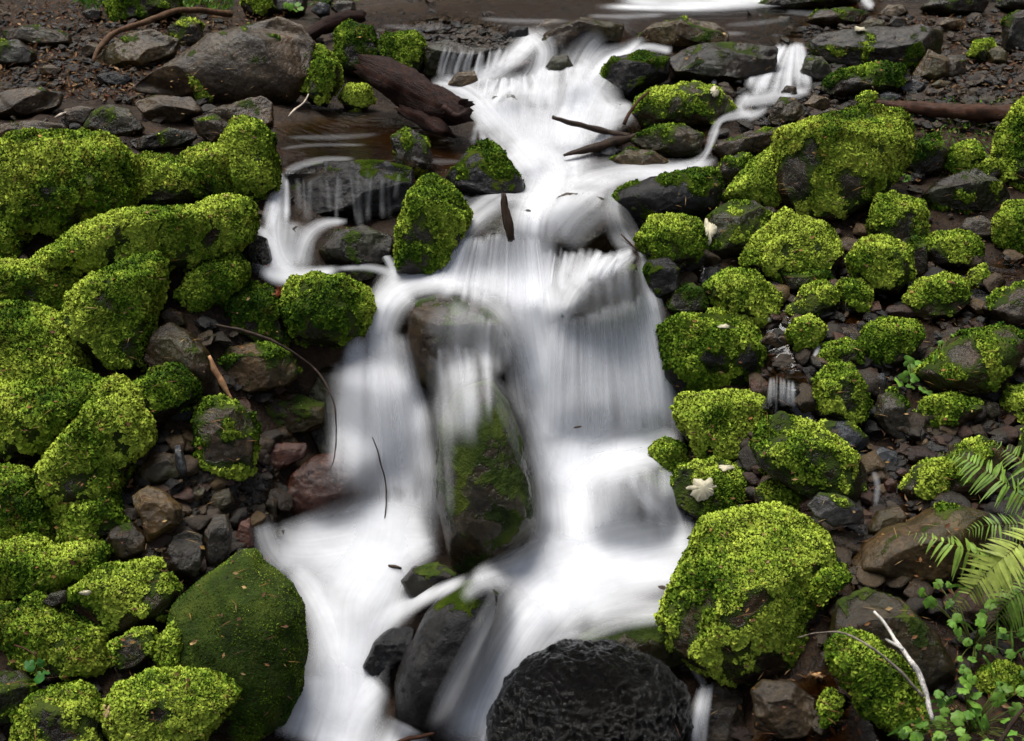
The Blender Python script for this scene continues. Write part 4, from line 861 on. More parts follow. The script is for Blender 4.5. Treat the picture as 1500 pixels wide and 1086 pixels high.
ribbon([(690, 290), (650, 310), (640, 380)], [5, 6, 8], .35, .5)
# second step: fluted lips
fan([(655, 372), (690, 350), (745, 345), (790, 352)], [(620, 418), (672, 440), (735, 455), (800, 470)], 44, (2, 11), (.25, .85), .5, .015, ragged=6)
fan([(795, 368), (850, 372), (935, 374)], [(790, 440), (820, 432), (905, 400)], 32, (2, 9), (.25, .85), .5, .015, ragged=6)
ribbon([(776, 330), (775, 390), (786, 450), (797, 520), (814, 590), (838, 660), (858, 730), (866, 800)], [34, 38, 38, 38, 42, 48, 54, 62], .97, .4, soft=.8)
ribbon([(745, 370), (757, 430), (780, 500), (797, 570), (812, 640), (832, 720)], [26, 34, 32, 26, 28, 34], .7, .6)
ribbon([(905, 382), (860, 405), (830, 440), (812, 500), (805, 580)], [10, 20, 24, 26, 30], .8, .5)
ribbon([(946, 372), (945, 410), (955, 470), (968, 560), (980, 640)], [10, 14, 18, 20, 20], .75, .6)
ribbon([(975, 370), (950, 372), (935, 378)], [5, 7, 6], .8, .2)
# the big right hand fall
fan([(808, 480), (850, 468), (890, 455), (930, 440), (955, 425)], [(800, 655), (860, 660), (930, 655), (990, 640)], 54, (6, 14), (.12, .5), 1.3, .02, fout=.12, ragged=10)
fan([(808, 482), (850, 470), (890, 457), (930, 442), (958, 425)], [(805, 600), (860, 620), (930, 610), (985, 600)], 40, (2.5, 5), (.25, .7), .6, .02, fin=.03, fout=.6, ragged=12)
fan([(820, 470), (870, 462), (930, 440)], [(815, 640), (880, 650), (975, 640)], 8, (20, 34), (.10, .2), .9, .03, fout=.15)
fan([(845, 430), (880, 395), (925, 385)], [(830, 470), (875, 475), (940, 470)], 14, (5, 11), (.12, .3), .7, .02)
ribbon([(778, 590), (797, 670), (808, 750), (800, 820)], [18, 24, 28, 30], .75, .5)
ribbon([(830, 800), (775, 830), (715, 848), (685, 858)], [34, 30, 20, 12], .8, .3, lift=.02)
ribbon([(735, 470), (752, 520), (760, 570), (772, 630)], [12, 16, 16, 12], .4, .8)
# its white foot
ribbon([(1000, 640), (960, 655), (900, 668), (850, 690), (830, 740)], [12, 28, 42, 52, 56], .92, .15, lift=.03)
ribbon([(985, 668), (930, 676), (870, 690), (840, 730)], [16, 28, 34, 40], .85, .3, lift=.03)
ribbon([(850, 640), (845, 700), (850, 760), (855, 820)], [40, 46, 50, 60], .95, .3, lift=.03)
ribbon([(985, 690), (990, 730), (1000, 770), (1005, 800)], [20, 18, 18, 16], .45, .6)
fan([(880, 690), (930, 680), (985, 690)], [(870, 790), (930, 800), (1000, 790)], 18, (7, 14), (.10, .34), .7)
ribbon([(925, 690), (940, 730), (970, 760), (985, 795)], [12, 12, 12, 12], .4, .4)
# lower pool
ribbon([(1025, 800), (965, 808), (900, 820), (840, 836), (790, 856)], [26, 40, 54, 64, 56], .9, .18, lift=.03, soft=.7)
ribbon([(1010, 840), (950, 840), (890, 850), (830, 875), (780, 910)], [26, 40, 52, 58, 54], .85, .15, lift=.025)
ribbon([(850, 790), (840, 830), (800, 860), (760, 890)], [50, 56, 54, 46], .95, .25, lift=.03)
ribbon([(780, 838), (740, 850), (700, 862), (675, 885)], [22, 22, 16, 10], .45, .6, lift=.02)
ribbon([(1005, 880), (960, 895), (900, 895), (850, 905)], [14, 24, 28, 24], .4, .5)
ribbon([(990, 905), (930, 910), (880, 925), (830, 950)], [10, 14, 14, 10], .25, .9)
# lower chute
ribbon([(830, 845), (785, 895), (750, 940), (718, 990), (690, 1040), (665, 1100)], [50, 60, 52, 48, 46, 46], .97, .35, lift=.03, soft=.75)
ribbon([(800, 880), (760, 930), (730, 985), (705, 1040), (690, 1100)], [30, 36, 34, 36, 40], .8, .6, lift=.035)
ribbon([(770, 870), (725, 910), (705, 960), (688, 1010), (660, 1070)], [30, 26, 18, 18, 20], .22, .9)
fan([(740, 1000), (728, 1030)], [(700, 1080), (705, 1110)], 8, (3, 5), (.4, .8), .4)
ribbon([(860, 930), (800, 950), (762, 985), (742, 1030)], [8, 12, 10, 8], .4, .8)
# left hand veils
ribbon([(790, 440), (715, 415), (650, 405), (595, 414), (562, 455)], [22, 30, 32, 32, 28], .6, .4, lift=.02)
ribbon([(690, 432), (735, 462), (765, 520), (785, 590)], [12, 18, 20, 18], .45, .7)
ribbon([(690, 420), (630, 412), (580, 425), (555, 460), (548, 510)], [16, 20, 22, 20, 18], .9, .35, lift=.03)
ribbon([(600, 425), (575, 450), (560, 490), (562, 530)], [20, 24, 22, 18], .8, .5)
fan([(510, 505), (550, 490), (590, 500)], [(490, 690), (560, 740), (640, 740)], 40, (7, 16), (.12, .36), .95, .03, ragged=14)
fan([(490, 540), (540, 520), (610, 570)], [(500, 720), (550, 780), (640, 760)], 18, (14, 28), (.08, .22), .9, .04, ragged=14)
ribbon([(545, 520), (552, 580), (562, 660), (570, 730), (572, 800)], [14, 18, 22, 30, 40], .75, .6)
ribbon([(600, 560), (615, 620), (620, 690), (615, 770)], [12, 18, 24, 34], .55, .7)
fan([(632, 522), (672, 512), (720, 505)], [(636, 670), (680, 650), (722, 590)], 24, (5, 11), (.06, .30), 1.2, .06, ragged=14)
ribbon([(690, 445), (675, 480), (670, 520), (668, 580), (660, 640)], [24, 30, 30, 30, 26], .2, .8)
ribbon([(650, 560), (650, 640), (655, 700), (660, 770)], [12, 14, 12, 8], .2, .9)
ribbon([(710, 560), (740, 590), (762, 640), (782, 700)], [12, 18, 18, 14], .25, .7)
fan([(700, 465), (730, 475), (748, 500)], [(700, 545), (730, 555), (745, 545)], 10, (4, 8), (.15, .4), .6, .02)
fan([(640, 450), (690, 445), (730, 470)], [(630, 520), (680, 530), (740, 520)], 9, (9, 16), (.08, .22), .8)
# lower left pool
ribbon([(395, 800), (450, 805), (520, 795), (590, 785), (650, 790)], [26, 44, 54, 54, 30], .75, .15, lift=.03, soft=.8)
ribbon([(560, 720), (560, 780), (540, 830), (510, 880), (505, 940), (490, 1010)], [40, 56, 56, 50, 46, 50], .7, .2, lift=.03)
ribbon([(420, 830), (450, 860), (475, 905), (492, 950), (500, 1010), (480, 1080)], [16, 24, 28, 32, 44, 60], .85, .25, lift=.03)
ribbon([(640, 790), (590, 815), (545, 860), (515, 910)], [24, 30, 28, 20], .6, .6)
ribbon([(690, 848), (648, 868), (600, 888), (552, 925), (520, 980), (495, 1040)], [7, 11, 16, 22, 28, 40], .75, .3, lift=.02)
ribbon([(470, 990), (470, 1040), (450, 1100)], [40, 56, 70], .95, .3, lift=.03)
ribbon([(560, 1000), (540, 1020), (515, 1055), (500, 1110)], [20, 30, 46, 56], .85, .2, lift=.03)
ribbon([(600, 1065), (590, 1085), (580, 1110)], [30, 40, 50], .85, .4, lift=.03)
ribbon([(385, 770), (400, 810), (430, 840)], [16, 22, 16], .45, .5)
ribbon([(420, 790), (500, 830), (560, 850), (600, 845)], [40, 60, 60, 40], .6, .25, lift=.02)
ribbon([(560, 800), (540, 860), (510, 920), (500, 990), (480, 1080)], [50, 70, 60, 60, 90], .62, .35, lift=.02)
ribbon([(535, 990), (500, 1040), (470, 1100)], [30, 55, 70], .65, .2, lift=.02)
ribbon([(440, 850), (470, 900), (485, 950), (480, 1010), (450, 1090)], [14, 26, 34, 60, 80], .5, .4, lift=.02)
ribbon([(520, 740), (540, 775), (570, 800)], [50, 64, 60], .4, .5, lift=.02)
ribbon([(1020, 790), (970, 820), (900, 850), (830, 880)], [26, 40, 56, 50], .5, .3, lift=.02)
# left upper fall and its pool
fan([(404, 262), (412, 258), (422, 262)], [(385, 345), (405, 335), (425, 340)], 9, (3, 6), (.35, .75), .5, ragged=5)
ribbon([(408, 262), (408, 300), (402, 335), (408, 375), (430, 408)], [5, 7, 14, 20, 20], .8, .5)
ribbon([(425, 325), (418, 365), (415, 412)], [26, 38, 40], .45, .6)
ribbon([(375, 335), (395, 355), (410, 390), (430, 412)], [6, 12, 14, 12], .8, .4)
ribbon([(510, 328), (475, 332), (450, 352), (436, 400)], [4, 9, 14, 16], .55, .6)
ribbon([(380, 400), (410, 408), (450, 408), (500, 398)], [8, 14, 13, 6], .9, .2, lift=.02)
ribbon([(490, 398), (540, 396), (580, 406), (620, 418)], [4, 6, 8, 10], .5, .4, lift=.02)
fan([(425, 262), (500, 258), (590, 258)], [(430, 330), (500, 330), (590, 320)], 14, (2, 6), (.03, .16), .6, ragged=8)
ribbon([(560, 370), (575, 395), (585, 412)], [5, 7, 6], .6, .3)
ribbon([(410, 222), (460, 216), (540, 216)], [2, 3, 2], .14, .5)
ribbon([(520, 236), (470, 238), (430, 250), (412, 262)], [3, 5, 6, 5], .22, .6)
# upper right fall and its run
fan([(1142, 70), (1155, 68), (1174, 64)], [(1090, 140), (1135, 142), (1188, 136)], 26, (3, 7), (.3, .75), .55, .03, ragged=5)
ribbon([(1188, 134), (1150, 142), (1110, 148), (1078, 152)], [7, 11, 11, 7], .55, .6)
ribbon([(1100, 140), (1085, 160), (1100, 172), (1125, 160)], [10, 12, 9, 6], .45, .7)
ribbon([(1120, 168), (1080, 172), (1055, 180), (1045, 200), (1035, 226), (1015, 245), (975, 252)], [4, 7, 5, 7, 5, 9, 8], .42, .9)
ribbon([(1005, 248), (970, 256), (930, 262)], [8, 10, 8], .5, .4)
# trickles
fan([(1025, 1008), (1045, 1005)], [(1005, 1090), (1030, 1100)], 7, (4, 8), (.3, .65), .6)
ribbon([(1000, 960), (1020, 990), (1035, 1015)], [5, 6, 6], .4, .5)
fan([(1124, 560), (1140, 552), (1165, 566)], [(1122, 600), (1136, 606), (1165, 598)], 10, (2, 4), (.1, .4), .5, ragged=5)
ribbon([(1140, 440), (1132, 458), (1124, 475)], [4, 5, 4], .35, .5)
ribbon([(1200, 508), (1196, 520), (1192, 528)], [3, 4, 3], .6, .3)
ribbon([(1480, 30), (1486, 55), (1490, 76)], [3, 3, 2], .35, .4)
ribbon([(1278, 690), (1285, 715), (1282, 745)], [4, 5, 4], .18, .5)
wo_ = mesh_obj('water', np.concatenate(WV), np.concatenate(WT), SILK, attrs={'alpha': np.concatenate(WA), 'streak': np.concatenate(WS)}, uv=np.concatenate(WU)); wo_['kind'] = 'structure'


# ------------------------------------------------------------------ wood: logs, sticks and twigs
def limb(name, label, pts, mat, cat, refs=None, off=0.0, seg=10, rough=.10, jag=0.0, seed=0, parent=None, group=None, bend=None):
    """pts: (u, v, radius px) along the wood; refs: where its two ends touch the place (they give the distance)"""
    r = np.random.default_rng(seed+500)
    pts = np.array(pts, float); c = catmull(pts, 6.0)
    if pts[:, 2].max() < 6:
        jx = np.arange(len(c))*.22+seed*7.; z0 = 0*jx
        c[:, 0] += 1.6*fbm(np.stack([jx, z0, z0+.5], 1), 2); c[:, 1] += 1.6*fbm(np.stack([jx, z0+9.5, z0+.5], 1), 2); c[:, 2] *= 1+.25*noise(np.stack([jx*2.1, z0+3.3, z0], 1))
    refs = refs or (pts[0, :2], pts[-1, :2])
    offs = off if np.ndim(off) else (off, off)
    e = np.linspace(0, 1, len(c))
    if refs == 'bed':
        d = bed(c[:, 0], c[:, 1]); kk = np.ones(5)/5; d = np.convolve(np.pad(d, 2, mode='edge'), kk, 'valid')-np.interp(e, [0, 1], offs)
    else:
        dd = [float(bed(*q)) for q in refs]
        d = np.interp(e, np.linspace(0, 1, len(dd)), dd)-np.interp(e, np.linspace(0, 1, len(offs)), offs)
    X = P(c[:, 0], c[:, 1], d); rad = np.maximum(c[:, 2], .6)*d/F
    tg = np.gradient(X, axis=0); tg /= np.linalg.norm(tg, axis=1)[:, None]
    a = np.cross(tg, np.array([.1, .2, 1.])); a /= np.linalg.norm(a, axis=1)[:, None]; b_ = np.cross(tg, a)
    th = np.linspace(0, 2*np.pi, seg, endpoint=False)
    so = r.random(3)*30
    ringn = fbm(np.stack([np.cos(th)[None, :]*1.2+0*e[:, None], np.sin(th)[None, :]*1.2+0*e[:, None], e[:, None]*len(c)*.12+0*th[None, :]], -1)*1.6+so, 3)
    rad2 = rad[:, None]*(1+rough*1.6*ringn)
    V = X[:, None, :]+rad2[..., None]*(np.cos(th)[None, :, None]*a[:, None, :]+np.sin(th)[None, :, None]*b_[:, None, :])
    if jag:
        V[-1] += tg[-1]*(rad[-1]*jag*r.normal(size=seg))[:, None]; V[0] += tg[0]*(rad[0]*jag*.5*r.normal(size=seg))[:, None]
    n = len(c); V = V.reshape(-1, 3)
    idx = np.arange(n*seg).reshape(n, seg)
    T = np.stack([idx[:-1], idx[1:], np.roll(idx[1:], -1, 1), np.roll(idx[:-1], -1, 1)], -1).reshape(-1, 4)
    s = np.concatenate([[0], np.cumsum(np.linalg.norm(np.diff(X, axis=0), axis=1))])
    uv = np.stack([np.tile(np.abs(np.linspace(-1, 1, seg)), n), np.repeat(s*3, seg)], 1)
    k = len(V)
    V = np.concatenate([V, X[:1]+tg[:1]*rad[0]*(.05 if not jag else .25), X[-1:]-tg[-1:]*rad[-1]*(-.05 if not jag else .4)])
    j = np.arange(seg); j2 = (j+1) % seg
    cap = np.concatenate([np.stack([j, j2, np.full(seg, k), np.full(seg, k)], 1), np.stack([idx[-1][j2], idx[-1][j], np.full(seg, k+1), np.full(seg, k+1)], 1)])
    # end caps as quads would be degenerate: give them as triangles through a separate split
    me_T = [tuple(x) for x in T]+[tuple(x[:3]) for x in cap]
    uv = np.concatenate([uv, [[.2, 0], [.2, s[-1]*3]]])
    org = np.array(parent.location) if parent else np.array([V[:, 0].mean(), V[:, 1].mean(), V[:, 2].min()])
    me = bpy.data.meshes.new(name); me.from_pydata([tuple(x) for x in (V-org)], [], me_T)
    l = me.uv_layers.new(name='flow'); li = np.zeros(len(me.loops), np.int32); me.loops.foreach_get('vertex_index', li)
    l.data.foreach_set('uv', uv[li].astype(np.float32).ravel())
    me.polygons.foreach_set('use_smooth', np.ones(len(me.polygons), bool)); me.materials.append(mat); me.update()
    o = bpy.data.objects.new(name, me); col.objects.link(o)
    if parent: o.parent = parent
    else: o.location = org
    if label: tag(o, label, cat, group)
    return o
lg = limb('log', 'thick rotten red brown log leaning down into the cascade', [(536, 98, 19), (575, 118, 25), (620, 143, 25), (660, 160, 22), (684, 163, 15)], RED_ROT, 'log', refs=[(540, 150), (675, 195)], off=(.10, .10), seg=22, rough=.22, jag=.5, seed=1)
limb('splinter', None, [(650, 158, 10), (672, 170, 11), (690, 160, 5)], RED_ROT, None, refs=[(650, 190), (690, 195)], off=.16, seg=9, rough=.4, jag=.9, seed=2, parent=lg)
limb('log', 'broken slab of rotten wood under the thick red brown log', [(586, 160, 7), (612, 172, 12), (640, 186, 12), (655, 196, 8)], RED_ROT, 'log', refs=[(588, 178), (655, 205)], off=.07, seg=12, rough=.35, jag=.8, seed=3)
limb('log', 'dark red log end half hidden at the top behind the grey slab', [(446, 56, 6), (470, 42, 11), (500, 30, 11), (530, 24, 8)], RED_ROT, 'log', refs=[(450, 62), (530, 40)], off=.05, seg=12, rough=.3, jag=.5, seed=4)
limb('log', 'long red brown log with moss lying along the upper right gravel', [(1284, 151, 4), (1320, 156, 8), (1380, 162, 11), (1450, 166, 12), (1540, 168, 12)], RUST, 'log', refs=[(1284, 158), (1540, 190)], off=(.03, .10), seg=12, rough=.2, jag=.3, seed=5)
limb('root', 'long curved brown root arching over the forest floor at the upper left', [(136, 92, 2.5), (145, 72, 4), (170, 48, 4.5), (220, 30, 4.5), (272, 15, 4.5), (338, 20, 5)], wood_mat('brown root', (.03, .015, .008), (.14, .08, .045), 10, .6, .5, (3, 1, 1)), 'root', refs=[(136, 98), (220, 60), (338, 26)], off=(.02, .10, .02), seg=8, rough=.15, seed=6)
fk = limb('stick', 'thick dark stick pointing left over the white water', [(809, 171, 3), (840, 181, 4.2), (880, 192, 4.2), (922, 199, 5)], TWIG, 'stick', refs=[(860, 205), (930, 210)], off=(.12, .06), seg=8, rough=.2, jag=.4, seed=7)
limb('stick', 'knobbly wet branch below the thick dark stick at the chute edge', [(826, 228, 2), (850, 221, 5), (880, 214, 7), (910, 206, 6.5), (942, 196, 5)], TWIG, 'stick', refs=[(840, 236), (940, 212)], off=.05, seg=8, rough=.3, seed=8)
limb('stick', 'thin rusty twig standing beside the bright moss dome', [(914, 182, 2.6), (922, 166, 2.6), (935, 148, 2.2), (950, 136, 1.6)], RUST, 'stick', refs=[(914, 186), (935, 186)], off=.05, seg=6, seed=9)
limb('stick', 'short charred stub standing upright in the white chute', [(749, 352, 5.5), (745, 330, 7), (740, 304, 6), (738, 283, 3)], TWIG, 'stick', refs=[(752, 352), (748, 345)], off=.10, seg=9, rough=.3, jag=.7, seed=10)
limb('twig', 'long thin bent black twig arching over the left veil', [(315, 476, 2.4), (352, 484, 2.6), (395, 497, 2.4), (430, 517, 2.0), (463, 543, 1.8), (484, 575, 1.5), (493, 620, 1.2), (490, 670, .9), (482, 690, .7)], TWIG, 'twig', refs=[(330, 500), (430, 560), (480, 700)], off=(.10, .16, .12), seg=6, seed=11)
limb('twig', 'thin curved stem hanging in the left white water', [(546, 640, .8), (556, 672, 1.1), (565, 705, 1.2), (566, 740, 1.1), (563, 762, .8)], TWIG, 'twig', refs='bed', off=.06, seg=5, seed=12)
limb('stick', 'split orange sliver of wood propped beside the tan boulder', [(306, 521, 2.2), (314, 540, 4.2), (326, 562, 4.2), (342, 587, 1.6)], SPLIT, 'stick', refs=[(308, 545), (340, 600)], off=(.16, .14), seg=6, seed=13)
limb('twig', 'tiny brown twig end poking from the left white pool', [(570, 828, 1.5), (578, 830, 2.6), (588, 833, 2)], TWIG, 'twig', refs='bed', off=.06, seg=6, jag=.5, seed=14)
limb('twig', 'tiny dark chip caught in the white foot of the big fall', [(841, 627, 1), (846, 625, 1.6), (852, 624, 1)], TWIG, 'twig', refs='bed', off=.08, seg=5, seed=15)
limb('twig', 'wet brown stick end at the bottom edge of the white water', [(574, 1092, 3), (600, 1082, 3.4), (622, 1078, 3.2), (636, 1074, 2)], RUST, 'twig', refs='bed', off=.07, seg=7, rough=.25, jag=.5, seed=16)
bi = limb('birch_twig', 'forked white birch twig with black bands at the lower right', [(1366, 1056, 3.0), (1358, 1020, 3.8), (1345, 985, 4.2), (1325, 955, 3.6), (1310, 935, 2.8), (1296, 912, 2.4), (1281, 896, 2.0)], BIRCH, 'twig', refs=[(1366, 1070), (1330, 1010), (1290, 960)], off=(.14, .20, .18), seg=8, seed=17)
limb('side_branch', None, [(1322, 952, 2.6), (1309, 944, 2.6), (1297, 937, 1.8)], BIRCH, None, refs=[(1330, 1010), (1300, 985)], off=.20, seg=7, seed=18, parent=bi)
limb('twig', 'thin dark twig curving from the big bright boulder to the birch twig', [(1168, 934, .9), (1195, 928, 1.2), (1230, 926, 1.4), (1262, 940, 1.8), (1295, 962, 2.0), (1325, 990, 2.3), (1352, 1020, 2.5)], wood_mat('grey twig', (.03, .025, .022), (.30, .26, .22), 14, .5, .4, (1, 3, 1)), 'twig', refs=[(1175, 985), (1262, 1040), (1352, 1062)], off=(.22, .26, .16), seg=6, seed=19)
limb('twig', 'dark twig in the bottom right corner among the leaves', [(1458, 1100, 4), (1475, 1070, 3.6), (1500, 1040, 3.2), (1530, 1012, 3)], TWIG, 'twig', refs=[(1465, 1100), (1520, 1060)], off=.22, seg=7, seed=20)
limb('twig', 'small bare forked twig leaning at the right edge of the slab', [(422, 171, 1), (432, 160, 1.6), (445, 151, 1.4), (452, 139, 1)], PALEW := wood_mat('pale twig', (.25, .2, .15), (.55, .48, .4), 14, .6, .3), 'twig', refs=[(422, 174), (450, 160)], off=.06, seg=5, seed=21)
limb('twig', 'pale split chip lying on the flat upper left slabs', [(80, 173, 1.2), (90, 168, 2.4), (101, 165, 1)], PALEW, 'twig', refs=[(80, 178), (101, 172)], off=.04, seg=5, seed=22)
limb('twig', 'thin reddish twig standing in the shade below the red log', [(1372, 242, 1), (1384, 222, 1.2), (1394, 202, 1)], RUST, 'twig', refs=[(1372, 250), (1394, 240)], off=.05, seg=5, seed=23)
limb('twig', 'pair of orange needles leaning right of the reddish twig', [(1428, 196, .9), (1440, 212, 1), (1450, 226, .8)], RUST, 'twig', refs=[(1428, 230), (1450, 236)], off=.08, seg=5, seed=24)
limb('twig', 'small orange twig by the moss ball near the chute', [(910, 342, 1), (922, 356, 1.5), (934, 368, 1)], RUST, 'twig', refs='bed', off=.05, seg=5, seed=25)
limb('twig', 'thin brown stem lying on the yellow moss at the lower left', [(22, 946, 1.2), (40, 952, 1.3), (54, 963, 1.1)], RUST, 'twig', refs=[(22, 965), (54, 985)], off=.14, seg=5, seed=26)
limb('twig', 'wet stick lying across the left pool edge', [(536, 239, 1.5), (558, 237, 2.4), (580, 236, 2)], TWIG, 'twig', refs='bed', off=.03, seg=6, seed=27)

# ------------------------------------------------------------------ leaves, fern and small plants
def surf_off(u, v, off):
    return P(np.array(u, float), np.array(v, float), bedall(u, v)-off)
allbvh = None
def bedall(u, v):
    global allbvh
    if allbvh is None:
        VV = []; TT = []; n = 0
        for o_k in ROCKS:
            me = o_k.data; a = np.zeros(len(me.vertices)*3, np.float32); me.vertices.foreach_get('co', a)
            a = a.reshape(-1, 3)+np.array(o_k.location); f = np.zeros(len(me.loops), np.int32); me.loops.foreach_get('vertex_index', f)
            VV.append(a); TT.append(f.reshape(-1, 3)+n); n += len(a)
        allbvh = BVHTree.FromPolygons([Vector(x) for x in np.concatenate(VV).tolist()], np.concatenate(TT).tolist())
    r_ = ray(u, v); h = allbvh.ray_cast(Vector(CAM), Vector(r_)); d = float(depth_at(u, v)[0])
    return min(d, h[3]/np.linalg.norm(r_)) if h[0] is not None else d
def blob_leaf(u, v, spx, d, r, lobes=5, depth_=.16, tilt=.5, notch=True):
    n = 26; th = np.linspace(0, 2*np.pi, n, endpoint=False)
    rad = 1+depth_*np.cos(lobes*th)+.05*r.normal(size=n)
    if notch: rad *= 1-.4*np.exp(-((th-np.pi)/.22)**2)
    s = spx*d/F
    nrm = np.array([0, -.45, 1.])+r.normal(size=3)*tilt; nrm /= np.linalg.norm(nrm)
    a = np.cross(nrm, r.normal(size=3)); a /= np.linalg.norm(a); b_ = np.cross(nrm, a)
    c = P(u, v, d)
    rim = c+s*rad[:, None]*(np.cos(th)[:, None]*a+np.sin(th)[:, None]*b_)-nrm*s*(.18*np.cos(th*2)**2+.1)[:, None]
    mid = c+.5*s*rad[:, None]*(np.cos(th)[:, None]*a+np.sin(th)[:, None]*b_)-nrm*s*.02
    V = np.concatenate([[c-nrm*s*.06], mid, rim]); T = []
    for k in range(n):
        k2 = (k+1) % n; T += [(0, 1+k, 1+k2), (1+k, 1+n+k, 1+n+k2), (1+k, 1+n+k2, 1+k2)]
    return V, np.array(T), c
def plant(name, label, spots, cat='plant', seed=0, col_=((.11, .24, .03), (.08, .18, .025), (.15, .29, .04)), off=.08, lobes=7, depth_=.07, root=None, group=None):
    """spots: (u, v, leaf radius px); every leaf sits on its own stalk, all stalks start at the root"""
    r = np.random.default_rng(seed+900)
    ru, rv = root or (np.mean([s[0] for s in spots]), max(s[1] for s in spots)+10)
    base = surf_off(ru, rv, 0.0); e = empty(name, base); tag(e, label, cat, group)
    LV, LT, LC_, n = [], [], [], 0; SV_, ST_, SC_, sn = [], [], [], 0
    for u, v, s in spots:
        d = bedall(u, v)-off*(.5+r.random()*.8)
        V, T, c = blob_leaf(u, v, s, d, r, lobes, depth_); LV.append(V); LT.append(T+n); n += len(V)
        LC_.append(np.repeat((np.array(col_[r.integers(len(col_))])*np.exp(.2*r.normal()))[None], len(V), 0))
        m_ = (base+c)/2+np.array([0, 0, .03])
        tt = np.linspace(0, 1, 7)[:, None]; cv = base*(1-tt)**2+2*m_*tt*(1-tt)+c*tt**2
        w_ = .0016
        for k in range(4):
            ang = k*np.pi/2; SV_.append(cv+np.array([math.cos(ang)*w_, math.sin(ang)*w_, 0]))
        for i in range(6):
            for k in range(4):
                k2 = (k+1) % 4; a, b_ = sn+k*7+i, sn+k2*7+i
                ST_ += [(a, b_, b_+1, a+1)]
        sn += 28; SC_.append(np.tile(np.array([.10, .12, .03]), (28, 1)))
    mesh_obj('leaves', np.concatenate(LV), np.concatenate(LT), LEAF, e, attrs={'tint': np.concatenate(LC_)})
    mesh_obj('stem', np.concatenate(SV_), np.array(ST_), LEAF, e, attrs={'tint': np.concatenate(SC_)})
    return e
pr_ = np.random.default_rng(5)
plant('leafy_plant', 'small trefoil plant with bright leaves left of the big oval boulder', [(1331, 529, 8), (1346, 531, 7), (1336, 540, 8), (1325, 552, 8), (1340, 554, 8), (1318, 560, 8), (1333, 565, 7), (1352, 570, 6), (1361, 575, 6)], seed=1, off=.06, lobes=3, depth_=.2, root=(1335, 572))
plant('leafy_plant', 'three leaf seedling on the yellow moss at the lower left edge', [(44, 974, 9), (60, 971, 7), (57, 992, 9), (68, 984, 6)], seed=2, off=.07, lobes=2, depth_=.1, root=(52, 985), col_=((.04, .15, .03), (.05, .17, .03)))
plant('leafy_plant', 'tiny green seedling at the foot of the great golden mound', [(1323, 255, 4), (1330, 261, 5), (1326, 264, 4)], seed=3, off=.04, root=(1327, 268))
plant('leafy_plant', 'small sprout between the oval boulder and the round dark green one', [(1366, 515, 6), (1378, 503, 5), (1388, 500, 5), (1372, 525, 5), (1397, 490, 4)], seed=4, off=.05, root=(1376, 520))
A = [(1363, 884, 12), (1391, 883, 8), (1374, 855, 9), (1404, 925, 9), (1418, 940, 8), (1436, 912, 9), (1452, 884, 13), (1486, 890, 12), (1440, 926, 8), (1415, 942, 6), (1402, 905, 9), (1470, 930, 10), (1495, 925, 10), (1480, 958, 9), (1448, 950, 8), (1425, 965, 8)]
A = [(u, v, s_*.85) for u, v, s_ in A]+[(u+pr_.normal()*14, v+pr_.normal()*12, s_*.6) for u, v, s_ in A]
plant('leafy_plant', 'lobed leaf plant under the fern fronds on the right edge', A, seed=5, off=.12, root=(1425, 950))
B = [(1415, 1000, 14), (1392, 1022, 12), (1428, 1030, 15), (1462, 1026, 14), (1488, 1040, 13), (1405, 1052, 14), (1445, 1058, 14), (1378, 1058, 12), (1350, 1060, 11), (1342, 1080, 12), (1375, 1082, 13), (1412, 1083, 12), (1480, 1072, 12), (1497, 1012, 10), (1470, 1000, 9), (1418, 984, 7), (1486, 1090, 12), (1448, 1092, 12)]
B = [(u, v, s_*.85) for u, v, s_ in B]+[(u+pr_.normal()*16, v+pr_.normal()*14, s_*.62) for u, v, s_ in B+B]
plant('leafy_plant', 'spreading mass of bright lobed leaves in the bottom right corner', B, seed=6, off=.14, root=(1420, 1075))
C_ = [(1500, 845, 10), (1470, 858, 8), (1515, 870, 10), (1510, 960, 12), (1505, 985, 10), (1490, 760, 8), (1500, 722, 8), (1478, 735, 7)]
plant('leafy_plant', 'dim leafy plant behind the fern at the right edge', C_, seed=7, off=.08, root=(1500, 900), col_=((.06, .15, .02), (.05, .12, .015)))
plant('leafy_plant', 'tuft of green leaves at the top edge above the big slab', [(425, 10, 6), (432, 14, 6), (440, 12, 5), (418, 8, 5), (436, 6, 5)], seed=8, off=.06, root=(430, 20))

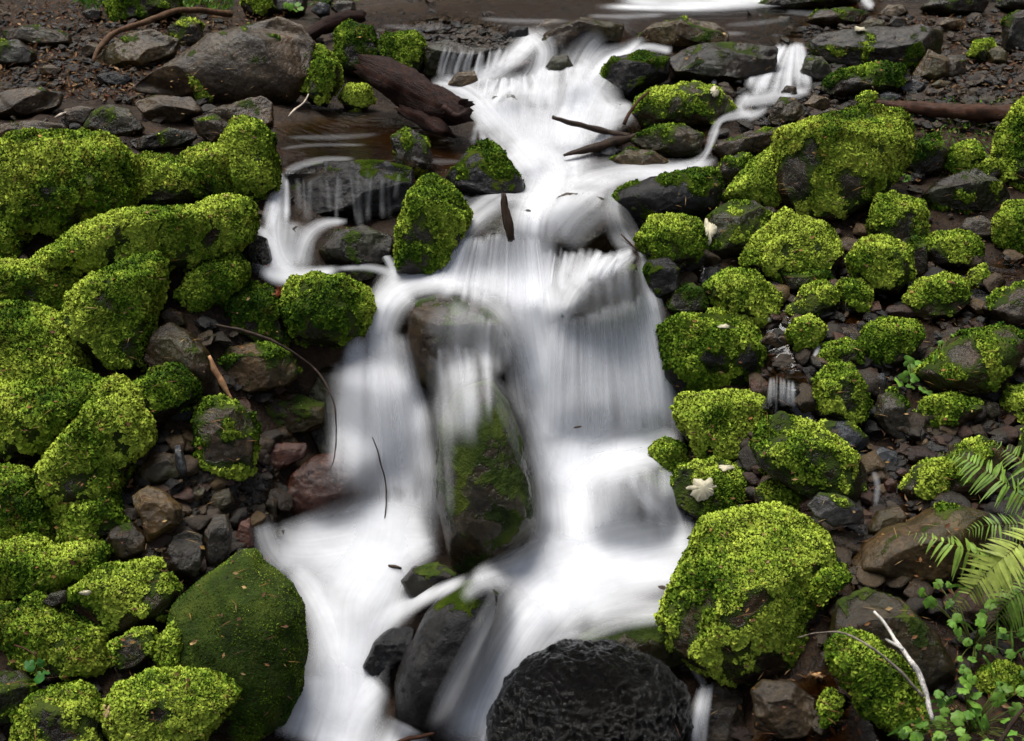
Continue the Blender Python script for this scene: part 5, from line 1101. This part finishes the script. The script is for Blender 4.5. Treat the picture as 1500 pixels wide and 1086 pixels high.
def frond(root_e, pts, plen, n, colr, offs, seed, droop=.25, wid=.16, tip=.08):
    r = np.random.default_rng(seed+70)
    c = catmull(np.array(pts, float), 5.0); e = np.linspace(0, 1, len(c))
    dd = np.interp(e, np.linspace(0, 1, len(offs)), offs); X = P(c[:, 0], c[:, 1], dd)
    tg = np.gradient(X, axis=0); tg /= np.linalg.norm(tg, axis=1)[:, None]
    VV, TT, CC, k = [], [], [], 0
    # rachis
    for sgn in (0, 1, 2, 3):
        a = sgn*np.pi/2
        VV.append(X+np.array([math.cos(a), 0, math.sin(a)])*(.0022*(1.15-e))[:, None])
    m = len(X)
    for i in range(m-1):
        for s_ in range(4):
            s2 = (s_+1) % 4; TT.append((s_*m+i, s2*m+i, s2*m+i+1, s_*m+i+1))
    k = 4*m; CC.append(np.tile(np.array([.16, .10, .03]), (4*m, 1)))
    for j in range(n):
        f = (j+.5)/n; i = int(f*(m-1)); p = X[i]; t_ = tg[i]
        nrm = np.array([0, -.55, 1.]); nrm /= np.linalg.norm(nrm)
        for sg in (-1, 1):
            L = plen*d_mid(dd)/F*(np.sin(np.pi*(.10+.90*(1-f)**.8))**.6 if f < .6 else max(tip, (1-f)/.4)**.85)*(.92+.16*r.random())
            sdir = np.cross(nrm, t_)*sg; sdir /= np.linalg.norm(sdir)
            dr = sdir*.93+t_*.30+r.normal(size=3)*.07; dr /= np.linalg.norm(dr)
            q = np.linspace(0, 1, 6); w_ = L*wid*np.array([.55, 1, .95, .75, .42, .03])
            cl = p+dr*(L*q)[:, None]+np.array([0, 0, -1.])*(L*droop*q**1.8*(.7+.6*r.random()))[:, None]
            wv = t_*.9+r.normal(size=3)*.25; wv /= np.linalg.norm(wv)
            VV += [cl+wv*w_[:, None]*.5, cl-wv*w_[:, None]*.5+nrm*L*.02]
            for y in range(5): TT.append((k+y, k+y+1, k+6+y+1, k+6+y))
            k += 12; CC.append(np.tile(np.array(colr)*np.exp(.16*r.normal()), (12, 1)))
    mesh_obj('frond', np.concatenate(VV), np.array(TT), LEAF, root_e, smooth=False, attrs={'tint': np.concatenate(CC)})
def d_mid(x): return float(np.mean(x))
fd = bedall(1480, 860)
fe = empty('fern', P(1530, 850, fd)); tag(fe, 'sword fern arching in from the right edge with one pale frond', 'fern')
frond(fe, [(1540, 862), (1470, 830), (1400, 800), (1328, 779)], 38, 28, (.20, .31, .05), [fd-.10, fd-.22, fd-.26, fd-.20], 1, .55, .2)
frond(fe, [(1560, 742), (1500, 792), (1450, 835), (1420, 870), (1396, 900)], 44, 40, (.32, .39, .085), [fd-.12, fd-.30, fd-.36, fd-.34, fd-.28], 2, .20, .17)
frond(fe, [(1560, 772), (1500, 728), (1450, 694), (1405, 668), (1372, 664)], 40, 34, (.16, .27, .042), [fd+.05, fd-.05, fd-.08, fd-.05, fd+.0], 3, .35, .13)
frond(fe, [(1560, 760), (1510, 690), (1480, 662), (1452, 645)], 34, 26, (.15, .25, .04), [fd+.10, fd+.02, fd+.02, fd+.05], 4, .3, .13)
frond(fe, [(1560, 850), (1505, 862), (1470, 890), (1452, 925)], 42, 26, (.15, .25, .04), [fd-.05, fd-.15, fd-.18, fd-.12], 5, .6, .12)
frond(fe, [(1560, 765), (1500, 768), (1445, 770), (1402, 785)], 26, 26, (.16, .27, .042), [fd-.02, fd-.12, fd-.14, fd-.10], 6, .3, .13)

def dead_leaf(label, u, v, w_, h_, seed, colr=(.50, .46, .36)):
    r = np.random.default_rng(seed+40); d = bedall(u, v)-.018; n = 48
    th = np.linspace(0, 2*np.pi, n, endpoint=False)
    rad = 1+.55*fbm(np.stack([np.cos(th)*1.5, np.sin(th)*1.5, 0*th+seed*3.3], 1), 4)
    ro = r.random()*.6-.3
    x = rad*np.cos(th)*w_*.5; y = rad*np.sin(th)*h_*.5
    rim = [bedall(u+a, v+b_)-.012-.004*r.random() for a, b_ in zip(x, y)]
    rim = np.clip(rim, d-.05, d+.06)
    V = np.concatenate([P(np.full(n, u)+x, np.full(n, v)+y, np.array(rim)), P(np.array([u]), np.array([v]), np.array([d]))])
    nr = np.array([0, -.4, .9])*.003
    T = [(k, (k+1) % n, n) for k in range(n)]; T2 = [(b_+n+1, a+n+1, c+n+1) for a, b_, c in T]
    V = np.concatenate([V+nr, V]); T += T2+[(k, k+n+1, (k+1) % n) for k in range(n)]+[((k+1) % n, k+n+1, (k+1) % n+n+1) for k in range(n)]
    o = mesh_obj('dead_leaf', V, np.array(T), PALE, attrs={'tint': np.tile(np.array(colr), (len(V), 1))})
    tag(o, label, 'leaf', 'bleached fallen leaves')
dead_leaf('large ragged white leaf on the dark moss hump at lower right', 1031, 715, 40, 28, 1)
dead_leaf('small white leaf scrap just above the large ragged leaf', 1063, 686, 22, 8, 2)
dead_leaf('upright white leaf between the moss ball and the dark sloping rock', 1038, 340, 19, 30, 3)
dead_leaf('small white leaf on top of the bright moss dome', 1047, 135, 15, 14, 4)
dead_leaf('tiny pale leaf on the smooth dome with bright moss at lower left', 126, 869, 15, 7, 5)
dead_leaf('pale leaf scrap on the flat top of the big green block', 1060, 479, 16, 6, 6)
dead_leaf('cream leaf curled among the wet cobbles at the left', 234, 804, 16, 12, 7, (.5, .33, .2))
dead_leaf('pale tan leaf at the bottom beside the bright double cushion', 156, 1042, 10, 18, 8, (.5, .36, .2))
dead_leaf('tiny white leaf scrap on the upper gravel behind the flat topped rock', 1260, 43, 18, 6, 9)
dead_leaf('tan curled leaf under the largest bright moss boulder', 1197, 990, 18, 8, 10, (.45, .28, .15))
dead_leaf('small dry red leaf by the round dome at the left pool', 409, 426, 12, 16, 11, (.22, .05, .02))

def blades(name, label, spots, cat, seed, colr=(.10, .22, .03)):
    r = np.random.default_rng(seed); VV, TT, k = [], [], 0
    for (u0, v0), (u1, v1), wpx in spots:
        d = bedall(u0, v0)-.03; n = 9; q = np.linspace(0, 1, n)
        u = u0+(u1-u0)*q; v = v0+(v1-v0)*q-np.sin(q*np.pi)*abs(u1-u0)*.25
        X = P(u, v, d-.10*np.sin(q*np.pi*.6)); w_ = (wpx*d/F*np.sin(np.pi*(.15+.85*(1-q)))**.7)
        tg = np.gradient(X, axis=0); tg /= np.linalg.norm(tg, axis=1)[:, None]; sdv = np.cross(tg, np.array([.2, -.8, .5])); sdv /= np.linalg.norm(sdv, axis=1)[:, None]
        VV += [X+sdv*w_[:, None], X-sdv*w_[:, None]]
        for y in range(n-1): TT.append((k+y, k+y+1, k+n+y+1, k+n+y))
        k += 2*n
    V = np.concatenate(VV); o = mesh_obj(name, V, np.array(TT), LEAF, attrs={'tint': np.tile(np.array(colr), (len(V), 1))}); o['kind'] = 'stuff'
blades('grass', None, [((1395, 1040), (1340, 1042), 2.2), ((1390, 1046), (1352, 1055), 2), ((1380, 1075), (1308, 1073), 2), ((1420, 870), (1388, 862), 2.2), ((1440, 862), (1395, 880), 2), ((1460, 1000), (1440, 960), 2), ((1475, 980), (1500, 950), 2), ((1430, 930), (1400, 912), 1.6), ((1444, 1086), (1425, 1040), 2), ((1330, 1082), (1300, 1078), 1.6), ((1480, 900), (1484, 960), 1.8), ((1462, 890), (1460, 950), 1.8), ((1495, 880), (1478, 940), 1.8)], 'grass', 3)

# needles and leaf crumbs that have dropped on the moss and the stones
def crumbs(n, seed):
    r = np.random.default_rng(seed); V, C, k = [], [], 0
    while k < n:
        u = -10+1520*r.random(); v = 1090*r.random()
        if 430 < u < 990 and 60 < v: continue
        d = bedall(u, v)-.012; p = P(np.array(u), np.array(v), d); k += 1
        needle = r.random() < .55
        L = (.012+.016*r.random()) if needle else (.004+.006*r.random()); W = .0009 if needle else L*(.35+.3*r.random())
        a = r.normal(size=3)*np.array([1, .7, .35]); a /= np.linalg.norm(a); b_ = np.cross(a, np.array([0, -.5, .87])); b_ /= np.linalg.norm(b_); c = np.cross(b_, a)
        V.append(np.stack([p-a*L, p+b_*W+c*L*.12, p+a*L, p-b_*W+c*L*.12]))
        C.append(np.repeat((np.array([(.16, .07, .025), (.10, .04, .018), (.26, .17, .08), (.07, .03, .015), (.20, .11, .03)])[r.integers(5)]*np.exp(.25*r.normal()))[None], 4, 0))
    T = (np.arange(n)[:, None]*4+np.arange(4)).reshape(-1, 4)
    o = mesh_obj('leaf_litter', np.concatenate(V), T, PALE, attrs={'tint': np.concatenate(C)}, smooth=False); o['kind'] = 'stuff'
crumbs(1100, 77)
